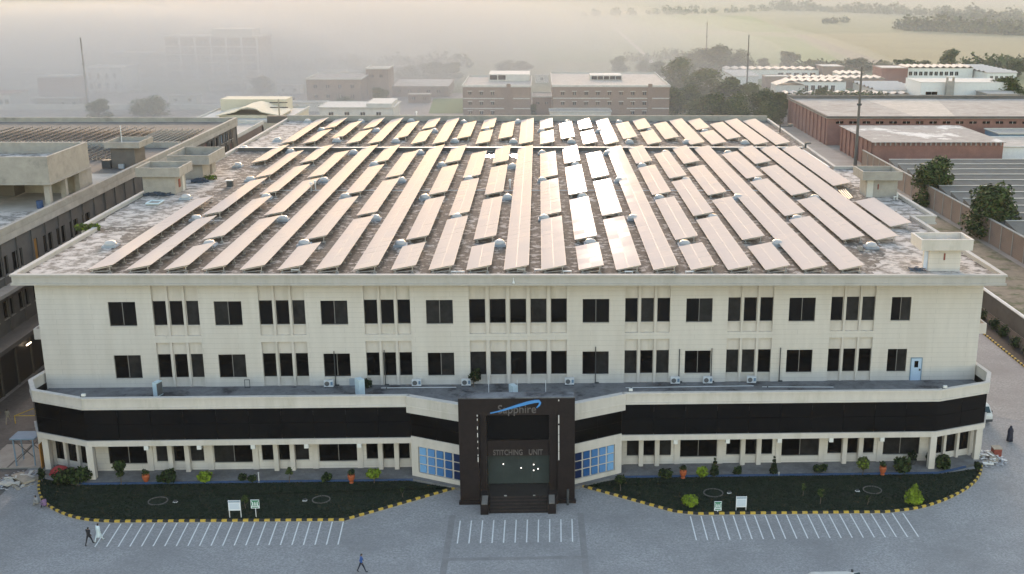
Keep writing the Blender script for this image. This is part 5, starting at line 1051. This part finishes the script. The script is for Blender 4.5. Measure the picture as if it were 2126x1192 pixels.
block('brick_store', 'faint brick store with white trim at far left', -192, -178.6, 338, 352, 8.0, 'brick_red', 'off_white', (), .5, .5)
block('white_house', 'faint white house right of the brick store', -183, -168, 360, 380, 9.5, 'white_paint', 'off_white', [w for z in (1.5, 5.6) for w in grid(-182, -169, 4, z, 1.0, 2.2)], .3, .5)
block('row_house', 'faint pale row house behind the white house', -215, -186, 375, 395, 6.0, 'off_white', 'grey_roof_plain', grid(-214, -188, 6, 2, 1.4, 1.4), .4, .4)
ab = block('arcade_house', 'pale arcaded house at left picture edge', -205, -186.5, 302, 316, 5.2, 'off_white', 'brick_red', [(-190.8+i*2.2, -189.4+i*2.2, .3, 3.4) for i in range(2)], .6, .3)
t = thing('garden_wall', (-120, 300, 0), 'long low pale wall across the hazy field at left', 'wall'); link('wall', MB().box(-75, 45, 0, .3, 0, 1.8).mesh('wall', 'off_white'), t); link('coping', MB().box(-75, 45, -.06, .36, 1.801, 1.9).mesh('coping', 'white_paint'), t)

# small sheds and walls scattered in the dusty yards
for i, (u, v, w, d_, h, wm, lab) in enumerate(((600, 196, 9, 7, 3.4, 'off_white', 'small pale shed right of the hazy round tree'), (585, 226, 7, 6, 3.2, 'brick_old', 'small brown shed above the brick sheds'), (640, 232, 12, 6, 3.0, 'off_white', 'low pale shed left of the white roofed shed'), (470, 190, 14, 5, 3.0, 'concrete', 'faint long shed in the dust above cream building'), (380, 218, 10, 6, 3.2, 'off_white', 'faint pale shed left of cream building'), (120, 226, 16, 6, 3.4, 'concrete', 'faint grey shed by the left dirt road'), (40, 168, 18, 9, 5.5, 'off_white', 'faint pale house above arcaded house'), (870, 214, 8, 6, 3.0, 'brick_old', 'small brown shed beside the back lawn'), (1125, 172, 6, 5, 3.2, 'off_white', 'small white shed behind gap of the hostels'), (690, 165, 12, 8, 4.0, 'off_white', 'faint pale shed behind the brick block'), (1940, 218, 8, 5, 3.0, 'concrete', 'small grey shed before the white warehouse'))):
    p = az(u, v, 0); block('yard_shed', lab, p.x-w/2, p.x+w/2, p.y, p.y+d_, h, wm, 'pale_roof', grid(p.x-w/2, p.x+w/2, max(1, int(w/4)), 1.2, 1.1, 1.1), .3, .3, 'shed')
# brick warehouses at the right
w1 = block('brick_warehouse', 'long red brick warehouse with flat roof, farther of two', 82.5, 190, 213, 266, 7.7, 'brick_red', 'grey_roof_plain', grid(84, 150, 17, 6.2, 2.2, .7), .5, .0, wz=.1)
MB().prism([(109, 213), (120, 213), (132, 266), (107, 266)], 7.852, 7.87).build('pale_roof_strip', 'pale_roof', w1)
MB().box(82, 190.5, 212.4, 212.99, 7.86, 8.4).build('roof_edge', 'concrete_dark', w1); MB().box(82, 82.6, 213, 266, 7.86, 8.4).build('roof_edge', 'concrete_dark', w1); MB().box(82, 190, 265.5, 266.5, 7.86, 8.9).build('roof_edge', 'concrete_dark', w1)
for i in range(11): MB().box(82.2, 82.497, 215+i*4.8, 215.6+i*4.8, 0, 7.6).build('buttress', 'brick_red', w1)
w2 = block('brick_warehouse', 'smaller red brick warehouse with white roof patches, nearer of two', 84, 117.2, 172, 204, 6.7, 'brick_red', 'grey_roof', (), .5, .0)
for i in range(26): MB().box(84.2+i*1.28, 84.45+i*1.28, 171.3, 171.997, 6.0, 6.69).build('eave_bracket', 'concrete', w2)
for i in range(8): MB().box(83.75, 83.997, 173+i*4.1, 173.5+i*4.1, 0, 6.6).build('buttress', 'brick_red', w2)
block('white_shed', 'white walled shed right of the nearer brick warehouse', 118.5, 150, 178, 196, 4.6, 'white_paint', 'pale_roof', (), .3, .3, 'shed'); block('blue_office', 'small blue painted office at right picture edge', 126.5, 150, 198, 208, 5.2, 'steel_blue', 'concrete', grid(127, 149, 4, 2.2, 1.4, 1.4), .3, .4)
# stepped shed roof right of the boundary wall
t = thing('stepped_shed', (100, 130, 0), 'grey stepped shed roof in long bands behind boundary wall', 'shed')
link('wall', MB().box(-16.3, 55, -50, 27.6, 0, 3.6).mesh('wall', 'brick_old'), t)
for i in range(11):
    y0 = -49.6+i*7.0; link('roof_band', MB().quad((-16.4, y0, 3.65), (55, y0, 3.65), (55, y0+6.9, 4.75), (-16.4, y0+6.9, 4.75)).quad((-16.4, y0+6.9, 4.75), (55, y0+6.9, 4.75), (55, y0+6.9, 3.65), (-16.4, y0+6.9, 3.65)).quad((-16.4, y0, 3.65), (-16.4, y0+6.9, 4.75), (-16.4, y0+6.9, 3.65)).mesh('roof_band', 'sheet_grey'), t)
    link('ridge_cap', MB().box(-16.5, 55, y0+6.6, y0+6.95, 4.76, 4.86).mesh('ridge_cap', 'off_white'), t)
# housing with folded roofs
def folded(name, label, x0, x1, y0, y1, h, n, wm='white_paint', wl=(), along='x', amp=.75):
    t = block(name, label, x0, x1, y0, y1, h, wm, 'off_white', wl, .15, 0)
    st = (x1-x0)/n if along == 'x' else (y1-y0)/n
    for i in range(n):
        if along == 'x':
            a = x0+i*st; L = [(a, h+.3), (a+st/2, h+.3+amp), (a+st, h+.3)]
            for k in range(2):
                p, q = L[k], L[k+1]; mb = MB()
                mb.quad((p[0], y0-.7, p[1]), (q[0], y0-.7, q[1]), (q[0], y1+.5, q[1]), (p[0], y1+.5, p[1])); mb.quad((p[0], y0-.7, p[1]-.15), (p[0], y1+.5, p[1]-.15), (q[0], y1+.5, q[1]-.15), (q[0], y0-.7, q[1]-.15)); mb.quad((p[0], y0-.7, p[1]-.15), (q[0], y0-.7, q[1]-.15), (q[0], y0-.7, q[1]), (p[0], y0-.7, p[1])); mb.build('roof_plate', 'sheet_roof', t)
        else:
            a = y0+i*st; L = [(a, h+.3), (a+st/2, h+.3+amp), (a+st, h+.3)]
            for k in range(2):
                p, q = L[k], L[k+1]; mb = MB()
                mb.quad((x0-.5, p[0], p[1]), (x1+.5, p[0], p[1]), (x1+.5, q[0], q[1]), (x0-.5, q[0], q[1])); mb.quad((x0-.5, p[0], p[1]-.15), (x0-.5, q[0], q[1]-.15), (x1+.5, q[0], q[1]-.15), (x1+.5, p[0], p[1]-.15)); mb.build('roof_plate', 'sheet_roof', t)
    return t
folded('folded_roof_house', 'rearmost long white house row with folded roof, left group', 88, 132, 428, 440, 4.2, 11, wl=grid(112, 131, 5, 1.2, 2.6, 1.7))
folded('folded_roof_house', 'left wing of white houses with folded roof running back', 86, 97, 395, 427, 3.8, 8, along='y', amp=.5)
folded('folded_roof_house', 'middle white house row with folded roof and columns', 103, 128, 364, 374, 4.4, 8, wl=grid(110, 124, 5, .6, 1.6, 2.4))
folded('folded_roof_house', 'second folded roof row behind the middle white row', 106, 150, 383, 393, 4.0, 13, 'brick_old')
folded('folded_roof_house', 'single gabled house at left of the middle row', 96, 108, 352, 362, 4.0, 1, 'off_white', amp=2.0)
folded('folded_roof_house', 'front low house row with folded roof behind hedge', 96, 146, 336, 343, 2.0, 14, 'off_white', amp=.8)
folded('folded_roof_house', 'large tilted pale roof house left of white warehouse', 134, 152, 342, 375, 3.0, 6, 'off_white', along='y', amp=.9)
folded('folded_roof_house', 'two storey white house row with folded roof at right', 162, 192, 392, 404, 8.0, 10, wl=[w for z in (1.2, 4.8) for w in grid(163, 186, 10, z, 1.5, 1.7)])
folded('folded_roof_house', 'right wing of two storey houses running toward picture edge', 193, 206, 378, 420, 7.0, 8, wl=grid(194, 205, 5, 4.2, 1.2, 1.6), along='y', amp=.6)
folded('folded_roof_house', 'short folded roof house between the two house groups', 134, 146, 398, 410, 4.6, 4, 'off_white')
block('brick_end_house', 'red brick end block of the two storey house row', 150, 161.6, 388, 402, 8.2, 'brick_red', 'off_white', (), .2, .3); block('brick_end_house', 'dark brick block behind left house group', 133, 143, 425, 438, 6.0, 'brick_old', 'off_white', (), .3, .3); block('brick_end_house', 'low brick block inside the left house court', 98, 109, 384, 392, 4.8, 'brick_old', 'off_white', (), .2, .3)
ww = block('white_warehouse', 'plain white warehouse with dark gate right of houses', 147, 181, 326, 345, 7.6, 'white_paint', 'off_white', [(149, 153.6, .2, 4.2)], .1, .3, 'warehouse')
block('grey_shed', 'grey concrete shed right of the white warehouse', 168, 190, 312, 324, 4.6, 'concrete', 'pale_roof', [(180, 184, .2, 2.8)], .3, .3, 'shed')
t = thing('water_tower', (157.5, 324, 0), 'slim grey tower before the white warehouse', 'tower'); link('shaft', MB().box(-1.4, 1.4, -1, 1, 0, 8.4).mesh('shaft', 'concrete'), t); link('cap', MB().box(-1.8, 1.8, -1.2, 1.2, 9.9, 10.2).mesh('cap', 'off_white'), t)
for s in (-1.2, 1.2): link('post', MB().box(s-.15, s+.15, -.8, .8, 8.4, 9.9).mesh('post', 'concrete'), t)
# poles
def pole(label, x, y, h, r=.22, arms=True):
    t = thing('power_pole', (x, y, 0), label, 'pole', 'tall poles'); link('shaft', MB().tube((0, 0, 0), (0, 0, h), r, r*.5, 10).mesh('shaft', 'concrete_dark'), t); link('collar', MB().lathe([(r*1.4, h*.62), (r*1.4, h*.62+.5)], (0, 0, 0), 10).mesh('collar', 'steel_dark'), t)
    if arms: link('cross_arm', MB().box(-.9, .9, -.08, .08, h-.9, h-.7).mesh('cross_arm', 'steel_dark'), t)
pole('tall dark pole standing before the brick warehouses', 80.9, 176.4, 25, .45, False); pole('thin pole rising from the houses left of field', 89.1, 379, 22.9, .4, False); pole('farther thin pole above the tree clump', 93.3, 531, 22.3, .4, False); pole('thin faint pole in the haze at far left', -161, 304.8, 24.7, .4, False)
t = thing('utility_pole', (-53.5, 128, 0), 'wooden utility pole with cross arms behind left roof corner', 'pole'); link('shaft', MB().tube((0, 0, 0), (0, 0, 22), .22, .15).mesh('shaft', 'timber'), t)
for z in (20.2, 21.2): link('cross_arm', MB().box(-1.8, 1.8, -.1, .1, z, z+.2).mesh('cross_arm', 'steel_dark'), t)
link('transformer', MB().box(-2.4, 2.4, -.8, .8, 17.2, 18.6).mesh('transformer', 'concrete_dark'), t)

# ------------------------------------------------------------------ vehicles
def van(label, x, y, rz, m='white_paint', name='parked_van', L=4.6, W=1.75, H=1.95):
    t = thing(name, (x, y, .04), label, 'van' if name == 'parked_van' else 'car'); t.rotation_euler.z = rz
    prof = [(-L/2, .35), (-L/2, 1.0), (-L/2+.15, 1.15), (-L/2+.75, H-.1), (-L/2+1.1, H), (L/2-.15, H), (L/2, H-.25), (L/2, .35)]
    mb = MB(); n = len(prof)
    for s, sw in ((-1, 1), (1, 1)):
        pts = [(s*(W/2-(.10 if z > 1.2 else 0)), y_, z) for y_, z in prof]; mb.quad(*(pts if s > 0 else pts[::-1]))
    for i in range(n):
        (ya, za), (yb, zb) = prof[i], prof[(i+1) % n]; wa = W/2-(.10 if za > 1.2 else 0); wb = W/2-(.10 if zb > 1.2 else 0); mb.quad((-wa, ya, za), (wa, ya, za), (wb, yb, zb), (-wb, yb, zb))
    link('body', mb.mesh('body', m), t)
    a, b = prof[2], prof[3]; link('windscreen', MB().quad((-W/2+.18, a[0]+.02, a[1]+.1), (W/2-.18, a[0]+.02, a[1]+.1), (W/2-.22, b[0]-.08, b[1]-.06), (-W/2+.22, b[0]-.08, b[1]-.06)).mesh('windscreen', 'car_glass'), t).location = (0, -.05, .03)
    for s in (-1, 1):
        link('side_window', MB().box(s*(W/2-.06)-.02, s*(W/2-.06)+.02, -L/2+1.0, L/2-.5, 1.2, H-.3).mesh('side_window', 'car_glass'), t)
        link('headlight', MB().box(s*.6-.15, s*.6+.15, -L/2-.03, -L/2+.02, .72, .9).mesh('headlight', 'steel_white'), t)
        link('mirror', MB().box(s*(W/2+.12)-.1, s*(W/2+.12)+.1, -L/2+.55, -L/2+.7, 1.15, 1.35).mesh('mirror', 'steel_dark'), t)
        for yy in (-L/2+.85, L/2-.85):
            o = link('wheel', MB().lathe([(.20, -.1), (.32, -.08), (.32, .08), (.20, .1)], (0, 0, 0), 16).mesh('wheel', 'tyre'), t); o.rotation_euler.y = R(90); o.location = (s*(W/2-.08), yy, .32)
    link('bumper', MB().box(-W/2-.02, W/2+.02, -L/2-.08, -L/2-.003, .32, .58).mesh('bumper', 'steel_dark'), t)
p = az(2050, 882, .04); van('white minivan parked behind right building corner', p.x-.45, p.y+2.4, R(3))
p = az(75, 210, 0); van('faint white car parked by the hazy left road', p.x, p.y, R(90), name='parked_car', H=1.5, L=4.2)
p = az(1720, 1196, .04); van('pale car roof at the bottom picture edge right of centre', p.x, p.y-2.4, R(90), 'off_white', 'parked_car', 4.2, 1.7, 1.35)

# ------------------------------------------------------------------ people
def person(label, u, v, heading, top, legs, pose, robe=False, z=.04, head='hair', h=1.72):
    p = az(u, v, z); t = thing('person', (p.x, p.y, z), label, 'person'); t.rotation_euler.z = heading
    s = h/1.72; J = {}; E_ = []; Rr = {}
    def jt(n, c, r, par=None):
        J[n] = Vector(c)*s; Rr[n] = r*s if not isinstance(r, tuple) else tuple(q*s for q in r)
        if par: E_.append((par, n))
    # figure faces -Y
    if pose == 'walk':
        k = .30; jt('pel', (0, 0, .95), (.15, .11)); jt('bel', (0, .01, 1.12), (.14, .10), 'pel'); jt('chest', (0, 0, 1.34), (.17, .115), 'bel'); jt('neck', (0, -.02, 1.49), .055, 'chest'); jt('head', (0, -.04, 1.58), .085, 'neck'); jt('crown', (0, -.03, 1.67), .075, 'head')
        for sd_, f in ((-1, 1), (1, -1)):
            a = 'l' if sd_ < 0 else 'r'
            jt(a+'hip', (sd_*.09, -.02*f, .88), .095, 'pel'); jt(a+'kn', (sd_*.10, -k*.62*f-.02, .50), .062, a+'hip'); jt(a+'an', (sd_*.10, -k*1.15*f+(.14 if f < 0 else 0)*0+.02, .09), .042, a+'kn'); jt(a+'toe', (sd_*.11, -k*1.15*f-.16, .035), .035, a+'an')
            jt(a+'sh', (sd_*.19, 0, 1.42), .065, 'chest'); jt(a+'el', (sd_*.24, .10*f+.02, 1.16), .048, a+'sh'); jt(a+'wr', (sd_*.24, .06*f-.10, .95), .035, a+'el'); jt(a+'ha', (sd_*.235, .05*f-.15, .86), .036, a+'wr')
    else:   # crouching or sitting low on the kerb
        jt('pel', (0, .05, .30), (.17, .14)); jt('bel', (0, -.02, .48), (.15, .11), 'pel'); jt('chest', (0, -.14, .68), (.17, .12), 'bel'); jt('neck', (0, -.2, .82), .055, 'chest'); jt('head', (0, -.25, .91), .085, 'neck'); jt('crown', (0, -.24, 1.0), .075, 'head')
        for sd_ in (-1, 1):
            a = 'l' if sd_ < 0 else 'r'
            jt(a+'hip', (sd_*.10, .0, .28), .10, 'pel'); jt(a+'kn', (sd_*.15, -.38, .46), .065, a+'hip'); jt(a+'an', (sd_*.14, -.34, .08), .045, a+'kn'); jt(a+'toe', (sd_*.15, -.52, .035), .035, a+'an')
            jt(a+'sh', (sd_*.19, -.14, .75), .065, 'chest'); jt(a+'el', (sd_*.24, -.30, .58), .048, a+'sh'); jt(a+'wr', (sd_*.14, -.46, .54), .035, a+'el'); jt(a+'ha', (sd_*.10, -.54, .53), .036, a+'wr')
    names = list(J); me = bpy.data.meshes.new('body'); me.from_pydata([J[n] for n in names], [(names.index(a), names.index(b)) for a, b in E_], [])
    o = link('body', me, t); md = o.modifiers.new('Skin', 'SKIN'); o.modifiers.new('Sub', 'SUBSURF').levels = 1
    o.modifiers['Sub'].render_levels = 1
    for i, n in enumerate(names):
        sv = me.skin_vertices[0].data[i]; r = Rr[n]; sv.radius = r if isinstance(r, tuple) else (r, r); sv.use_root = (n == 'pel')
    bpy.context.view_layer.update()
    em = bpy.data.meshes.new_from_object(o.evaluated_get(bpy.context.evaluated_depsgraph_get())); o.modifiers.clear(); o.data = em
    em.materials.clear()
    for m in (top, legs, 'skin', head, 'steel_dark'): em.materials.append(M[m])
    zn = J['neck'].z; zw = J['pel'].z+.02
    for f in em.polygons:
        c = f.center; hand = min((c-J['lha']).length, (c-J['rha']).length); foot = c.z < .07*s
        f.use_smooth = True
        f.material_index = 2 if hand < .075*s else (3 if c.z > J['head'].z+.02 or (c.z > zn+.02 and c.y > J['head'].y+.02) else (2 if c.z > zn-.005 else (4 if foot else (0 if c.z > zw else 1))))
    # the face: nose, eyes and ears on the front of the head
    hc = J['head']; link('nose', MB().lathe([(.012, -.02), (.02, 0), (.008, .035)], (hc.x, hc.y-.088*s, hc.z+.01), 8).mesh('nose', 'skin'), t)
    for sd_ in (-1, 1):
        link('eye', MB().lathe([(.004, -.008), (.011, 0), (.004, .008)], (hc.x+sd_*.032, hc.y-.08*s, hc.z+.035), 8).mesh('eye', 'hair'), t); link('ear', MB().lathe([(.01, -.03), (.02, 0), (.01, .03)], (hc.x+sd_*.085*s, hc.y, hc.z+.015), 8).mesh('ear', 'skin'), t)
    if robe:
        b = J['pel']; n = 18; mb = MB(); pr = [(.22, .42), (.21, .6), (.19, .9), (.21, 1.15), (.20, 1.36), (.11, 1.47)]
        if robe == 'veil': pr = [(.34, .05), (.32, .45), (.28, .9), (.27, 1.2), (.24, 1.4), (.15, 1.5), (.14, 1.62), (.09, 1.73), (.02, 1.76)]
        mb.lathe([(r*s, q*s) for r, q in pr], (0, 0, 0), n, 1, .8); link('robe', mb.mesh('robe', top, smooth=True), t)
    return t
person('person in black shirt and trousers walking on pavement at left', 186, 1132, R(160), 'cloth_black', 'cloth_black', 'walk')
person('person in long white robe walking beside the left lawn kerb', 206, 1124, R(150), 'cloth_white', 'cloth_white', 'walk', robe=True)
person('person in blue jacket and dark trousers walking in the foreground', 751, 1188, R(100), 'cloth_blue', 'cloth_navy', 'walk', head='hair')
person('person in long black veil walking on the right lane', 2096, 916, R(170), 'cloth_navy', 'cloth_navy', 'walk', robe='veil', head='cloth_navy')
person('person in grey clothes sitting on the left lawn kerb', 80, 1050, R(250), 'cloth_grey', 'cloth_tan', 'sit', z=.05)
person('person in purple clothes sitting on the left lawn kerb', 95, 1055, R(240), 'cloth_purple', 'cloth_navy', 'sit', z=.05)
person('person in dull tan clothes walking in the left alley', 18, 880, R(180), 'cloth_tan', 'cloth_tan', 'walk')
# lamp tube in the left alley
p = ax(63, 714, -60.9); t = thing('tube_lamp', (-61.28, p.y, p.z), 'lit tube lamp on wall in the left alley', 'lamp'); link('tube', MB().tube((.2, -.6, 0), (.2, .6, 0), .06).mesh('tube', 'tube_on'), t); link('bracket', MB().box(0, .15, -.3, .3, -.05, .05).mesh('bracket', 'steel_white'), t)

# ------------------------------------------------------------------ haze
def haze_mat(dens, col, aniso):
    m = bpy.data.materials.new('haze'); m.use_nodes = True; n = m.node_tree.nodes; n.clear(); out = n.new('ShaderNodeOutputMaterial'); pv = n.new('ShaderNodeVolumePrincipled')
    pv.inputs['Color'].default_value = (*col, 1); pv.inputs['Density'].default_value = dens; pv.inputs['Anisotropy'].default_value = aniso; m.node_tree.links.new(pv.outputs[0], out.inputs['Volume'])
    return m
def haze(mb, dens, label, col=(.70, .70, .72), aniso=.05):
    ob = link('haze', mb.mesh('haze', 'dome')); ob.data.materials.clear(); ob.data.materials.append(haze_mat(dens, col, aniso)); return tag(ob, label, 'haze', kind='stuff')
def ellipsoid(c, r, n=32, k=16):
    return MB().lathe([(max(.001, math.sin(math.pi*i/k)), -math.cos(math.pi*i/k)*r[2]/r[0]) for i in range(k+1)], (0, 0, 0), n), c, r
haze(MB().box(-GX-5, GX+5, -405, GX+5, -1, 52), .00008, 'pale dusty haze lying over the whole place')
def dust(c, r, dens, label, col):
    mb = MB(); k, n = 16, 32
    mb.lathe([(max(.002, math.sin(math.pi*i/k)), -math.cos(math.pi*i/k)) for i in range(k+1)], (0, 0, 0), n)
    mb.v = [(c[0]+x*r[0], c[1]+y*r[1], c[2]+z*r[2]) for x, y, z in mb.v]; haze(mb, dens, label, col)
for k, f in enumerate((1.0, .86, .72)):
    n_ = ('outer', 'middle', 'inner')[k]
    dust((-235, 420, 0), (205*f, 215*f, 34), .0042, '%s part of thick dust over the hazy buildings at left' % n_, (.69, .69, .69))
for k, f in enumerate((1.12, .96, .80, .62)):
    n_ = ('outermost', 'outer', 'middle', 'inner')[k]
    dust((-118, 555, 0), (275*f, 430*f, 36), .0014, '%s part of thinner dust over fields behind the factory' % n_, (.66, .66, .68))
dust((150, 1500, 0), (1500, 1180, 44), .0009, 'faint wide dust veil over the far fields', (.60, .64, .69))
